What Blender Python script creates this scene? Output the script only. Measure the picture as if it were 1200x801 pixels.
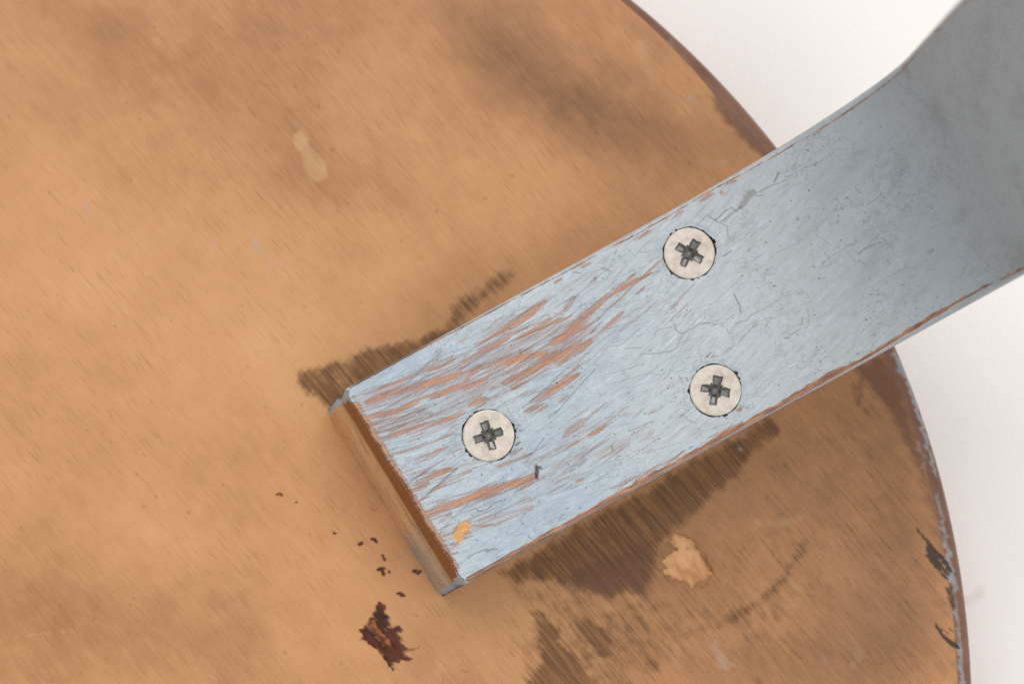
import bpy, math
import numpy as np

for o in list(bpy.data.objects):
    bpy.data.objects.remove(o)
scene = bpy.context.scene
MM = 0.001

# ------------------------------------------------------------------ camera
CAM_POS = [0.06835, 0.01933, 0.572]
CAM_AX = [[0.99939, -0.0, 0.034933], [-0.003183, 0.99584, 0.091064], [-0.034787, -0.091119, 0.995232]]
FOCUS = 0.5184
LENS = 100.0
cam_data = bpy.data.cameras.new("camera")
cam_data.lens = LENS
cam_data.sensor_width = 36.0
cam_data.clip_start = 0.02
cam_data.clip_end = 50.0
cam_data.dof.use_dof = True
cam_data.dof.focus_distance = FOCUS
cam_data.dof.aperture_fstop = 13.0
cam_data.dof.aperture_blades = 9
cam = bpy.data.objects.new("camera", cam_data)
scene.collection.objects.link(cam)
from mathutils import Matrix, Vector
_x, _y, _z = CAM_AX
cam.matrix_world = Matrix(((_x[0], _y[0], _z[0], CAM_POS[0]),
                           (_x[1], _y[1], _z[1], CAM_POS[1]),
                           (_x[2], _y[2], _z[2], CAM_POS[2]),
                           (0, 0, 0, 1)))
scene.camera = cam

# ------------------------------------------------------------------ world, key lamp and added fill
world = bpy.data.worlds.new("World")
scene.world = world
world.use_nodes = True
world.node_tree.nodes["Background"].inputs[0].default_value = (1.0, 0.985, 0.97, 1)
world.node_tree.nodes["Background"].inputs[1].default_value = 0.44


def area_lamp(name, loc, target, size, watts, color):
    ld = bpy.data.lights.new(name, 'AREA')
    ld.shape = 'RECTANGLE'
    ld.size, ld.size_y = size
    ld.energy = watts
    ld.color = color
    ob = bpy.data.objects.new(name, ld)
    ob.location = loc
    ob.rotation_euler = (Vector(target) - Vector(loc)).to_track_quat('-Z', 'Y').to_euler()
    scene.collection.objects.link(ob)
    return ob


area_lamp("key_softbox", (0.10, 0.70, 1.15), (0.06, 0.0, 0.05), (1.1, 0.8), 10.0, (1.0, 0.985, 0.965))
area_lamp("added_fill", (0.60, -0.20, 1.20), (0.06, 0.0, 0.05), (0.8, 0.8), 6.2, (1.0, 0.985, 0.965))  # unseen lamp, added to lift the lower right seat and background

scene.view_settings.view_transform = 'Standard'
scene.view_settings.look = 'None'
scene.view_settings.exposure = 0.0
scene.view_settings.gamma = 1.0
scene.render.engine = 'CYCLES'
scene.cycles.use_denoising = False        # keeps the fine wear and the slight grain of a photograph
scene.cycles.max_bounces = 6

# ------------------------------------------------------------------ surface data (millimetres on each surface)
LEG_WEAR = [[[[3.3,4.45],[15.73,7.57],[27.9,11.25],[38.2,11.93],[47.55,9.57]],1.558,1.402,0.4],[[[0.26,9.34],[6.48,11.52],[12.65,13.15]],1.246,1.09,0.36],[[[-0.37,27.18],[7.73,28.48],[15.85,29.79]],1.246,0.779,0.38],[[[30.32,19.7],[40.93,16.64]],1.09,0.779,0.34],[[[-0.35,31.95],[6.24,31.19],[15.48,33.65]],0.935,0.623,0.34],[[[0.5,19.19],[12.59,19.68]],0.779,0.623,0.3],[[[1.72,4.11],[4.75,4.37],[9.7,5.67],[14.45,6.69],[19.13,7.84]],0.623,0.623,0.9],[[[0.37,6.56],[4.96,7.85],[9.85,8.6]],0.467,0.312,0.85],[[[0.03,8.15],[5.79,9.55],[10.21,10.21]],0.343,0.234,0.8],[[[0.66,11.5],[4.52,11.86],[9.34,12.75],[13.53,13.81]],0.249,0.405,0.8],[[[5.36,13.56],[8.11,14.02]],0.187,0.187,0.75],[[[0.55,14.27],[5.89,15.8],[10.78,16.55],[13.19,17.0]],0.218,0.187,0.85],[[[1.54,17.29],[5.52,18.08],[8.27,18.53],[10.71,18.28]],0.28,0.187,0.75],[[[0.65,20.51],[5.15,20.35]],0.187,0.187,0.8],[[[1.93,21.4],[6.21,21.64],[9.04,21.96]],0.467,0.312,0.85],[[[5.44,23.68],[9.3,24.05],[12.2,24.24]],0.312,0.312,0.8],[[[3.93,2.32],[7.35,3.49],[11.5,4.0],[16.02,3.82],[19.35,4.23]],0.234,0.405,0.72],[[[13.31,3.93],[17.23,4.84],[19.32,4.92]],0.389,0.389,0.75],[[[12.27,9.04],[16.49,9.41],[20.41,10.33]],0.389,0.467,0.8],[[[6.84,7.65],[12.49,8.63],[18.75,10.12]],0.249,0.389,0.75],[[[19.21,9.31],[22.38,8.38],[26.99,9.68],[31.61,10.97],[34.49,12.2]],0.467,1.09,1.0],[[[25.1,13.09],[29.41,13.33],[31.99,13.5],[34.79,13.26]],0.623,1.246,1.0],[[[34.11,12.88],[37.14,13.84],[42.53,13.77]],1.09,0.935,1.0],[[[36.16,10.8],[39.09,10.98],[41.85,10.18]],0.935,0.935,1.0],[[[37.67,11.28],[41.29,10.23],[44.54,9.52],[47.1,8.78],[49.86,8.33]],0.935,0.701,1.0],[[[49.51,8.31],[53.57,8.4],[57.08,8.53],[58.78,8.39]],0.467,0.234,0.95],[[[50.86,7.81],[53.47,7.63]],0.312,0.405,0.85],[[[53.84,7.29],[55.53,7.14]],0.218,0.249,0.8],[[[27.8,18.48],[31.76,18.71],[34.56,18.47],[37.58,18.18]],0.779,0.935,0.95],[[[26.01,19.45],[30.02,20.24]],0.623,0.623,0.9],[[[32.37,20.82],[34.47,20.56]],0.312,0.312,0.8],[[[17.85,10.16],[23.03,11.06]],0.779,0.467,0.8],[[[18.05,13.64],[20.96,13.83]],0.545,0.623,0.95],[[[13.03,14.07],[16.42,14.34]],0.467,0.467,0.7],[[[24.0,4.47],[28.88,4.66],[32.52,4.52],[35.6,4.43],[38.98,3.79]],0.389,0.467,0.95],[[[23.4,5.57],[26.38,5.96],[30.06,6.38]],0.389,0.389,0.9],[[[21.31,5.49],[26.08,6.51]],0.312,0.312,0.75],[[[30.32,6.88],[37.07,7.56],[42.0,8.3]],0.234,0.234,0.85],[[[41.23,6.81],[44.01,5.65]],0.374,0.436,0.8],[[[20.18,5.93],[30.85,5.92],[38.36,6.84]],0.187,0.187,0.8],[[[25.78,11.86],[30.32,11.69]],0.467,0.467,0.65],[[[43.63,12.77],[46.99,12.83],[50.38,12.19]],0.545,0.467,0.72],[[[26.01,14.65],[29.34,15.06]],0.467,0.467,0.7],[[[0.93,27.37],[3.9,27.43],[7.96,28.08],[12.77,28.97],[16.5,29.26]],0.779,0.701,0.95],[[[16.15,29.25],[18.34,30.1],[19.92,30.44],[21.86,30.46]],0.545,0.935,1.1],[[[2.71,29.59],[5.21,29.21]],0.249,0.218,0.8],[[[11.91,33.08],[13.98,33.17],[17.29,33.59],[20.04,34.05]],0.249,0.343,0.85],[[[-1.92,31.61],[1.07,30.97],[4.32,30.83]],0.234,0.312,0.8],[[[4.49,31.81],[7.44,32.21]],0.467,0.467,0.8],[[[2.53,34.07],[3.96,34.68]],0.312,0.156,0.8],[[[1.78,35.76],[3.08,35.96]],0.249,0.156,0.75],[[[4.22,33.24],[6.47,32.37]],0.935,1.09,1.0],[[[0.85,22.39],[4.45,22.26]],0.389,0.312,0.8],[[[3.49,24.02],[7.43,23.9]],0.234,0.312,0.8],[[[0.43,24.45],[3.89,24.24]],0.249,0.249,0.7],[[[7.82,33.12],[11.28,34.86],[15.83,35.26]],0.202,0.187,0.65],[[[8.87,32.82],[13.08,33.2]],0.312,0.312,0.6],[[[17.05,26.03],[21.19,26.55],[23.41,26.71]],0.405,0.28,0.85],[[[19.79,25.24],[22.37,25.07]],0.312,0.249,0.85],[[[29.95,26.77],[32.67,26.67],[35.41,26.23]],0.561,0.561,0.72],[[[34.11,28.88],[36.91,28.65],[39.92,28.36]],0.312,0.405,0.74],[[[27.31,28.33],[31.81,28.86]],0.28,0.218,0.55],[[[22.11,34.48],[24.67,34.66],[27.02,34.9]],0.312,0.28,0.85],[[[27.46,34.43],[29.23,35.41]],0.187,0.187,0.7],[[[23.0,28.08],[26.47,28.22]],0.249,0.249,0.55],[[[32.88,39.37],[37.81,39.79],[41.36,39.81],[44.85,39.95],[48.14,39.82]],0.249,0.28,0.85],[[[53.31,39.83],[56.31,40.24],[59.8,40.39]],0.249,0.405,0.9],[[[60.6,38.34],[60.15,37.55]],0.343,0.234,0.8],[[[76.96,1.87],[77.1,1.95]],0.374,0.343,0.95],[[[72.52,1.13],[75.66,1.3]],0.28,0.28,0.8],[[[77.17,0.55],[80.39,1.32]],0.218,0.249,0.8],[[[58.82,1.59],[62.41,1.59]],0.28,0.249,0.8],[[[65.94,1.37],[69.23,1.24]],0.28,0.312,0.8],[[[42.16,1.6],[43.78,1.59]],0.249,0.249,0.7],[[[47.86,1.32],[50.02,1.61]],0.249,0.249,0.7],[[[46.88,4.36],[49.12,4.52]],0.218,0.249,0.7],[[[47.29,30.82],[43.68,30.25]],0.218,0.156,0.55],[[[42.69,28.82],[39.71,28.42]],0.249,0.218,0.6],[[[40.92,32.64],[45.47,32.48]],0.187,0.187,0.5],[[[58.94,26.01],[61.95,27.67]],0.187,0.187,0.6],[[[53.68,29.0],[53.03,30.78]],0.156,0.156,0.6],[[[-0.91,5.68],[-1.25,3.72]],0.234,0.234,0.6],[[[0.41,1.98],[-0.38,2.78]],0.312,0.312,0.6]]
LEG_THIN = [[[[1.79,3.98],[12.79,6.48],[24.57,7.63],[38.13,8.85]],2.492,3.115,0.6],[[[2.26,9.55],[13.25,12.07],[27.14,12.61],[43.22,12.54]],2.804,2.181,0.6],[[[-0.58,11.52],[13.86,14.17]],1.869,1.558,0.55],[[[1.85,19.94],[14.18,23.21]],1.246,1.246,0.5],[[[1.58,26.85],[11.19,28.63],[20.82,30.41]],1.558,1.246,0.55],[[[-0.05,33.0],[8.57,33.36],[18.19,35.15]],1.402,0.935,0.55],[[[21.99,2.65],[32.06,3.73],[40.79,4.06]],1.246,0.935,0.5],[[[23.54,31.91],[33.95,32.35],[43.64,34.14]],2.181,1.558,0.5],[[[22.33,27.7],[36.23,28.28]],1.558,1.246,0.45],[[[42.92,3.44],[53.43,3.84]],0.935,0.935,0.4],[[[44.58,13.29],[55.85,12.34]],1.558,0.935,0.35],[[[37.28,35.96],[49.86,35.79]],1.246,0.935,0.3],[[[4.7,17.97],[11.61,18.25]],0.779,0.623,0.45]]
LEG_CRACK = [[[[3.14,6.67],[5.56,6.76],[9.31,6.7]],0.078,0.078,0.9],[[[2.34,11.01],[6.7,11.11],[9.19,11.42]],0.078,0.078,0.8],[[[0.38,9.76],[5.72,9.69],[9.26,9.69]],0.078,0.062,0.7],[[[0.28,24.72],[3.07,24.14],[7.4,23.0],[10.33,22.5]],0.093,0.078,1],[[[0.58,20.65],[5.23,20.21],[9.25,19.96]],0.093,0.078,0.9],[[[5.65,23.62],[8.02,23.17],[10.25,22.63]],0.078,0.078,0.9],[[[9.66,30.43],[9.9,31.27],[11.27,31.68],[13.22,31.34],[15.15,31.7]],0.109,0.078,1],[[[4.04,37.72],[5.57,37.51],[7.01,37.78],[8.11,38.03]],0.109,0.109,0.9],[[[7.61,38.29],[8.78,38.41],[9.59,38.86]],0.14,0.078,1],[[[2.52,37.93],[3.56,37.63],[4.82,37.27]],0.078,0.078,0.6],[[[5.29,29.07],[5.11,30.03],[7.27,29.64],[8.82,29.08]],0.093,0.078,0.8],[[[-0.72,32.62],[4.06,30.34],[7.14,29.57]],0.078,0.078,0.6],[[[25.91,18.68],[31.46,17.65],[35.78,16.29],[41.46,15.68]],0.078,0.078,0.9],[[[30.55,22.49],[35.44,20.74],[39.41,19.36],[41.11,18.87]],0.093,0.078,0.9],[[[28.51,18.16],[33.5,17.18],[38.96,16.98]],0.078,0.062,0.7],[[[19.65,6.89],[25.93,6.78],[31.91,7.22],[38.31,7.88]],0.078,0.093,0.9],[[[24.04,5.38],[31.08,5.51],[38.06,5.78]],0.078,0.078,0.8],[[[30.27,9.53],[35.63,10.15],[39.8,10.66]],0.078,0.078,0.8],[[[30.64,9.19],[30.4,9.95]],0.187,0.109,0.9],[[[8.94,5.43],[13.46,5.26],[17.82,2.5]],0.078,0.078,0.6],[[[4.62,4.29],[9.95,4.57],[17.61,2.56]],0.093,0.078,0.8],[[[56.24,8.43],[58.0,8.5],[60.03,8.72]],0.125,0.062,0.9],[[[43.91,12.57],[46.04,11.95]],0.125,0.078,0.9],[[[39.96,5.57],[43.25,5.42],[49.16,5.08]],0.062,0.078,0.6],[[[44.2,13.98],[50.06,13.09],[56.54,12.71]],0.078,0.062,0.5],[[[47.31,10.33],[53.49,10.15],[58.37,11.03]],0.078,0.062,0.5],[[[51.07,3.26],[52.27,4.64]],0.109,0.078,0.9],[[[54.43,2.06],[55.15,1.73]],0.109,0.078,0.9],[[[49.06,4.31],[49.41,4.32]],0.234,0.187,0.9],[[[44.01,5.65],[44.93,5.62]],0.218,0.156,0.8],[[[46.17,1.47],[47.32,2.28]],0.14,0.093,0.8],[[[55.67,7.22],[56.1,7.1]],0.156,0.125,0.8],[[[52.75,3.47],[54.24,3.03]],0.062,0.062,0.5],[[[57.74,18.56],[57.48,19.67],[57.66,20.3],[58.33,21.03],[59.67,20.87],[60.72,20.92],[61.85,20.82],[63.71,21.66]],0.093,0.093,0.9],[[[63.4,22.21],[65.27,22.71],[68.15,22.34]],0.078,0.062,0.6],[[[58.25,21.17],[57.03,21.74],[56.22,22.55],[55.02,22.78],[52.32,21.83],[49.51,20.47]],0.093,0.062,0.75],[[[53.38,18.67],[54.39,18.15],[55.99,18.49],[57.16,18.96]],0.078,0.078,0.6],[[[46.17,16.84],[46.99,17.3],[48.76,17.02],[51.8,16.37]],0.078,0.078,0.6],[[[48.13,18.46],[50.26,19.45]],0.078,0.062,0.6],[[[46.12,19.49],[47.28,20.31]],0.062,0.062,0.4],[[[45.12,21.61],[45.15,22.52],[45.97,22.97]],0.062,0.062,0.4],[[[49.47,24.37],[51.02,25.75],[52.36,25.6]],0.078,0.078,0.5],[[[65.43,22.43],[65.72,25.1],[66.48,25.34]],0.078,0.062,0.5],[[[64.19,20.5],[64.12,21.89]],0.062,0.062,0.4],[[[72.85,4.37],[73.36,5.38],[73.48,5.81],[75.39,5.28],[77.3,5.11],[77.68,6.04]],0.093,0.093,0.9],[[[73.48,5.81],[74.01,6.47],[75.91,6.29],[77.75,5.91]],0.093,0.078,0.9],[[[74.76,6.72],[76.9,6.14]],0.062,0.062,0.7],[[[72.54,4.92],[74.12,4.02]],0.078,0.062,0.5],[[[77.6,6.18],[78.46,5.95],[79.02,5.92]],0.14,0.125,0.9],[[[74.2,6.76],[74.93,7.71],[74.07,9.55]],0.078,0.078,0.8],[[[75.7,7.61],[76.63,7.24],[77.49,7.01]],0.078,0.078,0.6],[[[82.58,4.53],[82.45,5.71],[83.51,6.13]],0.093,0.062,0.8],[[[88.14,4.08],[87.45,4.59],[86.62,5.02]],0.234,0.14,0.9],[[[82.9,5.25],[86.01,5.39],[87.82,5.87],[89.92,5.6]],0.093,0.078,0.7],[[[89.92,5.6],[92.65,5.67],[96.38,6.23],[99.63,6.14]],0.078,0.078,0.5],[[[95.4,3.33],[95.55,3.41]],0.187,0.187,1.0],[[[95.02,6.4],[95.83,6.12]],0.109,0.093,0.9],[[[90.95,6.16],[91.1,6.24]],0.156,0.156,0.7],[[[92.34,5.85],[91.92,6.51]],0.109,0.078,0.6],[[[90.88,4.7],[92.43,4.13]],0.078,0.078,0.6],[[[69.91,19.21],[69.86,20.25],[69.87,21.51],[69.24,22.95]],0.14,0.078,0.9],[[[67.09,24.25],[68.28,24.03],[69.44,24.5],[70.79,24.0],[73.36,24.19],[76.44,24.13]],0.078,0.078,0.7],[[[80.28,24.67],[80.33,25.23]],0.078,0.062,0.7],[[[76.92,21.37],[77.33,21.6]],0.156,0.125,0.95],[[[78.73,28.98],[78.19,29.92],[77.48,29.89]],0.109,0.078,0.7],[[[77.45,30.59],[75.98,30.66],[74.64,30.8]],0.109,0.093,0.7],[[[74.16,30.71],[74.7,31.01]],0.171,0.156,0.7],[[[80.4,27.95],[79.82,29.59],[79.07,30.59]],0.078,0.062,0.6],[[[85.22,21.88],[85.29,22.09]],0.171,0.156,0.8],[[[77.29,18.18],[77.43,18.26]],0.156,0.156,0.7],[[[76.19,19.17],[76.17,19.52]],0.109,0.093,0.6],[[[76.57,24.21],[77.15,23.82],[78.19,24.22],[79.16,24.41]],0.062,0.062,0.4],[[[80.41,16.54],[83.11,16.62],[85.94,16.58]],0.078,0.078,0.5],[[[81.66,12.78],[83.42,11.98]],0.062,0.062,0.4],[[[82.19,10.93],[82.48,10.73]],0.156,0.14,0.7],[[[76.19,13.44],[76.32,13.52]],0.171,0.156,0.8],[[[79.62,13.77],[79.68,13.98]],0.156,0.14,0.8],[[[71.71,12.16],[73.39,12.03]],0.187,0.093,0.9],[[[86.99,13.24],[87.13,13.32]],0.156,0.14,0.6],[[[95.68,15.4],[95.74,15.61]],0.171,0.171,0.9],[[[93.63,16.99],[93.7,17.2]],0.156,0.156,0.7],[[[92.98,21.77],[94.2,22.05],[95.3,21.91]],0.093,0.078,0.7],[[[94.31,24.05],[95.5,23.77],[97.09,23.86],[99.5,24.34]],0.171,0.078,0.7],[[[98.63,27.77],[98.7,27.98]],0.171,0.156,0.7],[[[100.77,17.25],[102.56,17.23],[104.49,17.08],[104.96,16.78]],0.109,0.093,0.7],[[[99.88,18.21],[99.63,19.5]],0.078,0.078,0.5],[[[88.61,21.59],[88.37,23.23],[87.35,23.04]],0.093,0.078,0.6],[[[88.51,22.06],[91.37,21.81]],0.078,0.062,0.5],[[[93.48,25.03],[94.33,26.52]],0.093,0.078,0.5],[[[107.4,30.18],[109.2,30.06]],0.14,0.109,0.6],[[[105.85,26.05],[105.83,26.38]],0.156,0.14,0.5],[[[100.34,13.53],[100.67,14.92]],0.156,0.14,0.7],[[[100.2,23.63],[100.51,25.35]],0.14,0.109,0.7],[[[100.59,26.79],[100.85,27.96]],0.125,0.093,0.6],[[[111.04,26.65],[114.77,27.04]],0.078,0.078,0.4],[[[22.96,29.12],[22.71,30.21],[21.91,31.01]],0.374,0.249,1.0],[[[23.43,29.55],[23.69,30.05]],0.234,0.187,0.9],[[[23.13,31.69],[23.19,31.9]],0.187,0.156,0.7],[[[21.63,27.67],[23.76,26.72],[26.88,25.25]],0.078,0.078,0.8],[[[27.94,32.93],[28.85,32.9]],0.156,0.125,0.8],[[[29.75,32.87],[31.72,32.53]],0.14,0.093,0.8],[[[30.49,31.86],[31.82,31.7]],0.125,0.109,0.8],[[[36.87,32.54],[36.56,33.43]],0.14,0.156,0.8],[[[36.92,34.69],[37.19,34.84]],0.156,0.156,0.8],[[[36.65,36.14],[36.78,36.21]],0.156,0.14,0.7],[[[35.54,35.88],[35.68,35.96]],0.125,0.125,0.6],[[[28.96,22.14],[31.61,22.18]],0.078,0.078,0.6],[[[29.22,22.64],[31.2,21.96]],0.093,0.078,0.7],[[[31.54,36.68],[33.7,36.64]],0.093,0.093,0.6],[[[41.02,31.81],[44.78,32.11],[45.54,32.35]],0.078,0.14,0.6],[[[36.84,34.83],[36.49,34.81]],0.125,0.125,0.6],[[[40.96,31.6],[41.1,31.68]],0.14,0.125,0.7],[[[47.03,33.52],[47.16,33.6]],0.125,0.125,0.6],[[[52.23,37.63],[52.36,37.71]],0.156,0.156,0.7],[[[49.05,39.79],[49.75,39.82]],0.187,0.125,0.8],[[[45.18,40.32],[46.51,40.17]],0.156,0.093,0.6],[[[51.0,33.76],[51.29,35.16],[52.49,36.53]],0.078,0.078,0.6],[[[53.89,27.34],[53.83,28.73]],0.125,0.093,0.7],[[[54.76,28.35],[54.8,28.9]],0.156,0.156,0.9],[[[60.54,38.12],[61.53,37.96]],0.14,0.125,0.7],[[[61.79,38.46],[62.0,38.4]],0.156,0.156,0.8],[[[23.58,20.95],[24.13,21.25]],0.125,0.093,0.9],[[[23.54,21.99],[23.6,22.2]],0.187,0.14,0.9],[[[21.72,24.0],[22.49,23.89]],0.249,0.156,1.0],[[[22.53,22.86],[22.59,23.07]],0.156,0.156,0.9],[[[18.21,24.9],[21.13,24.74]],0.125,0.14,0.9],[[[10.05,17.56],[10.11,17.77]],0.14,0.14,0.8],[[[10.92,19.82],[10.9,20.51]],0.156,0.093,0.8],[[[10.68,18.98],[10.67,19.32]],0.093,0.078,0.7],[[[6.64,14.44],[6.76,14.87]],0.125,0.109,0.7],[[[6.02,10.74],[6.08,10.95]],0.125,0.125,0.6],[[[12.28,10.29],[12.35,10.5]],0.171,0.156,0.8],[[[15.66,39.39],[15.57,39.87]],0.125,0.093,0.9],[[[8.71,40.13],[8.92,40.07]],0.156,0.125,0.6],[[[5.55,36.27],[5.69,36.34]],0.14,0.125,0.6],[[[20.53,37.32],[21.43,37.29]],0.093,0.078,0.5],[[[24.09,38.58],[24.57,38.67]],0.171,0.109,0.8],[[[21.96,39.53],[23.09,39.09]],0.109,0.093,0.7],[[[25.19,40.43],[25.75,40.38]],0.14,0.093,0.7],[[[67.27,15.94],[68.61,15.79]],0.062,0.062,0.4]]
LEG_GREY = [[[[79.02,5.92],[80.63,5.04],[81.79,4.62]],0.779,0.935,0.75],[[[77.38,23.41],[78.98,23.77]],0.935,0.779,0.3],[[[9.23,10.38],[10.92,11.49]],0.623,0.545,0.7],[[[26.78,14.54],[27.98,14.31]],0.312,0.312,0.4],[[[37.96,36.33],[32.07,35.74]],0.779,0.623,0.3],[[[38.95,29.78],[42.97,30.57]],0.467,0.467,0.2]]
LEG_CHIP = [[[[4.22,33.24],[6.47,32.37]],0.701,0.935,1.0],[[[4.18,34.28],[4.88,33.96]],0.467,0.467,0.8]]
LEG_KNOT = [[[[22.95,29.46],[22.04,31.09]],0.467,0.343,0.85],[[[23.56,29.63],[23.55,29.97]],0.249,0.218,0.7]]
LEG_STEP = [[100.2,13.11],[100.51,14.84],[100.45,17.09],[99.83,18.89],[99.73,20.6],[100.15,23.08],[100.35,25.27],[100.78,27.75],[100.7,30.33]]
SEAT_BURN_S = [[[[61.91,18.77],[63.37,16.68]],0.485,0.647,1],[[[64.83,12.68],[66.29,9.79]],0.97,0.808,1],[[[63.4,9.64],[65.01,8.52],[66.29,10.59]],0.808,0.647,1],[[[58.87,14.12],[59.85,12.52],[62.26,10.92]],0.647,0.485,0.9],[[[63.4,9.0],[65.01,6.92]],0.356,0.194,0.9],[[[67.42,8.99],[68.38,8.35]],0.291,0.194,0.9],[[[64.5,14.12],[66.27,14.76]],0.242,0.242,0.8],[[[53.3,32.75],[53.87,32.27]],0.291,0.194,1],[[[58.15,30.83],[58.63,30.34]],0.275,0.194,1],[[[60.73,31.47],[61.7,30.51]],0.356,0.226,1],[[[62.68,28.09],[63.65,26.96]],0.356,0.226,1],[[[61.88,25.68],[63.34,24.55]],0.307,0.21,1],[[[63.82,25.36],[64.14,25.2]],0.259,0.226,1],[[[68.98,25.36],[69.78,24.55]],0.307,0.21,1],[[[65.93,21.18],[66.74,20.21]],0.307,0.145,0.95],[[[68.36,17.0],[68.84,16.84]],0.21,0.194,1],[[[42.78,40.0],[43.43,39.52]],0.178,0.145,0.85],[[[46.17,38.39],[46.66,37.91]],0.178,0.145,0.85],[[[55.26,29.05],[55.58,28.73]],0.129,0.113,0.5]]
SEAT_BURNL_S = [[[[60.8,15.08],[62.41,13.48],[64.03,11.4]],0.566,0.566,0.85],[[[61.12,15.72],[60.48,14.12]],0.485,0.485,0.7],[[[67.09,10.27],[69.82,10.91]],0.485,0.323,0.8],[[[61.45,13.0],[63.07,11.08]],0.404,0.323,0.6]]
SEAT_TEARSH = [[[[123.06,28.61],[124.19,26.99],[125.15,25.38]],0.323,0.404,0.9],[[[123.18,22.15],[124.81,23.12]],0.242,0.162,0.8],[[[116.9,30.55],[117.7,29.58]],0.485,0.323,0.5],[[[115.74,26.02],[116.87,25.05]],0.194,0.194,0.4]]
SEAT_PALE_S = [[[[-8.98,12.55],[-2.61,13.34],[5.35,14.3]],0.21,0.097,0.45],[[[133.63,49.39],[142.63,50.71]],0.323,0.242,0.25],[[[134.33,34.45],[140.03,34.45],[142.49,35.59]],1.131,0.808,0.3],[[[136.84,42.89],[144.13,36.4]],0.485,0.323,0.2],[[[140.17,49.4],[152.22,29.92]],0.242,0.162,0.2],[[[149.77,29.92],[154.56,20.22]],0.242,0.162,0.25],[[[111.93,126.79],[114.38,120.97]],1.455,0.808,0.3],[[[67.51,128.15],[71.63,119.86]],0.647,0.323,0.2],[[[93.81,128.33],[103.67,118.4]],0.323,0.323,0.25],[[[83.94,111.64],[88.86,105.87]],1.293,0.808,0.2],[[[-9.13,21.81],[-4.26,17.01]],0.323,0.162,0.15],[[[27.82,6.63],[31.83,5.03]],0.647,0.485,0.25],[[[126.21,38.0],[129.49,41.25]],0.647,0.485,0.25],[[[119.71,39.62],[124.57,36.38]],0.485,0.323,0.15],[[[-0.59,93.05],[3.5,89.8]],0.485,0.323,0.1]]
SEAT_LILAC_S = [[[[125.71,11.36],[126.83,8.95],[127.63,7.03]],0.97,1.131,0.5],[[[127.63,8.15],[131.19,7.02]],0.323,0.242,0.35],[[[150.41,12.96],[153.64,10.55],[151.97,7.33]],1.616,0.97,0.3],[[[155.34,16.99],[161.8,12.96]],0.97,0.808,0.25],[[[145.49,8.94],[149.52,5.72]],0.97,0.647,0.25],[[[126.31,103.26],[128.29,103.93]],0.808,0.647,0.3]]
SEAT_BLUE_S = [[[[5.53,95.05],[6.69,93.09]],0.404,0.323,0.42],[[[6.69,92.76],[7.19,92.11]],0.291,0.242,0.45],[[[15.48,102.66],[16.81,100.53]],0.485,0.323,0.3],[[[16.77,103.65],[17.43,103.0]],0.323,0.323,0.35],[[[23.02,80.88],[25.76,82.04]],0.485,0.323,0.35],[[[26.66,89.08],[30.58,86.97]],0.647,0.485,0.32],[[[38.36,87.49],[41.66,80.96]],1.131,0.808,0.25],[[[28.45,105.53],[29.43,104.71]],0.323,0.323,0.25],[[[23.81,82.52],[24.33,80.07]],0.323,0.323,0.3],[[[-3.84,93.86],[-2.25,95.5]],0.323,0.323,0.2],[[[41.63,85.05],[43.26,83.42]],0.485,0.323,0.25],[[[33.29,109.68],[34.94,108.04]],0.404,0.323,0.25],[[[14.84,88.21],[16.5,84.94]],0.485,0.323,0.2],[[[6.9,77.55],[7.4,75.92]],0.242,0.162,0.3],[[[44.69,111.4],[46.33,109.76]],0.808,0.485,0.2],[[[130.87,50.69],[131.52,50.36]],0.388,0.323,0.8],[[[130.52,48.73],[130.85,48.57]],0.259,0.259,0.7],[[[109.82,91.11],[110.15,90.94]],0.323,0.323,0.4],[[[117.71,127.16],[118.53,126.5]],0.647,0.323,0.45],[[[120.95,116.02],[123.42,114.87]],0.647,0.485,0.3]]
SEAT_RIMB_S = [[[[162.13,64.99],[163.4,60.89],[164.34,57.62],[165.92,52.72],[167.48,47.01],[168.41,42.94]],0.485,0.404,0.95],[[[160.84,66.63],[162.1,62.53]],0.647,0.647,0.6],[[[164.89,49.45],[166.46,44.56]],0.404,0.323,0.5],[[[168.37,40.49],[170.19,29.94],[171.38,21.84]],0.404,0.485,0.6],[[[170.16,27.5],[171.71,21.84]],0.485,0.808,0.9],[[[171.22,21.84],[172.25,13.76],[172.76,3.93],[172.88,0.88]],0.485,0.404,0.75],[[[169.14,36.43],[169.91,33.18]],0.323,0.323,0.5]]
SEAT_BLACK_S = [[[[164.19,33.5],[165.8,31.55],[167.89,29.12],[169.5,27.5],[170.78,25.4]],0.242,0.42,1],[[[166.59,29.61],[168.18,26.69]],0.647,0.808,1],[[[167.87,27.5],[170.45,24.75]],0.485,0.485,0.9],[[[165.76,28.64],[168.49,25.4],[170.11,23.78]],0.194,0.242,0.8],[[[164.12,28.31],[164.44,27.34]],0.194,0.194,0.6],[[[170.4,21.84],[171.34,18.6]],0.808,0.647,0.8],[[[167.7,15.21],[169.14,12.95],[171.88,10.86]],0.226,0.42,1],[[[168.84,14.89],[170.6,12.79]],0.162,0.162,0.7],[[[170.3,14.57],[171.59,13.44]],0.291,0.194,0.8],[[[169.25,21.03],[170.06,20.22]],0.194,0.162,0.6]]
SEAT_RED_S = [[[[26.07,36.51],[26.23,36.27]],0.356,0.323,0.8],[[[46.3,19.57],[47.27,18.93]],0.21,0.129,0.6],[[[74.34,7.55],[74.5,5.79],[74.19,4.19]],0.21,0.323,0.55],[[[72.73,7.87],[75.95,7.39]],0.162,0.162,0.4],[[[77.88,6.59],[79.49,6.11]],0.21,0.129,0.8],[[[28.34,34.83],[28.98,34.5]],0.194,0.129,0.5]]
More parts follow.
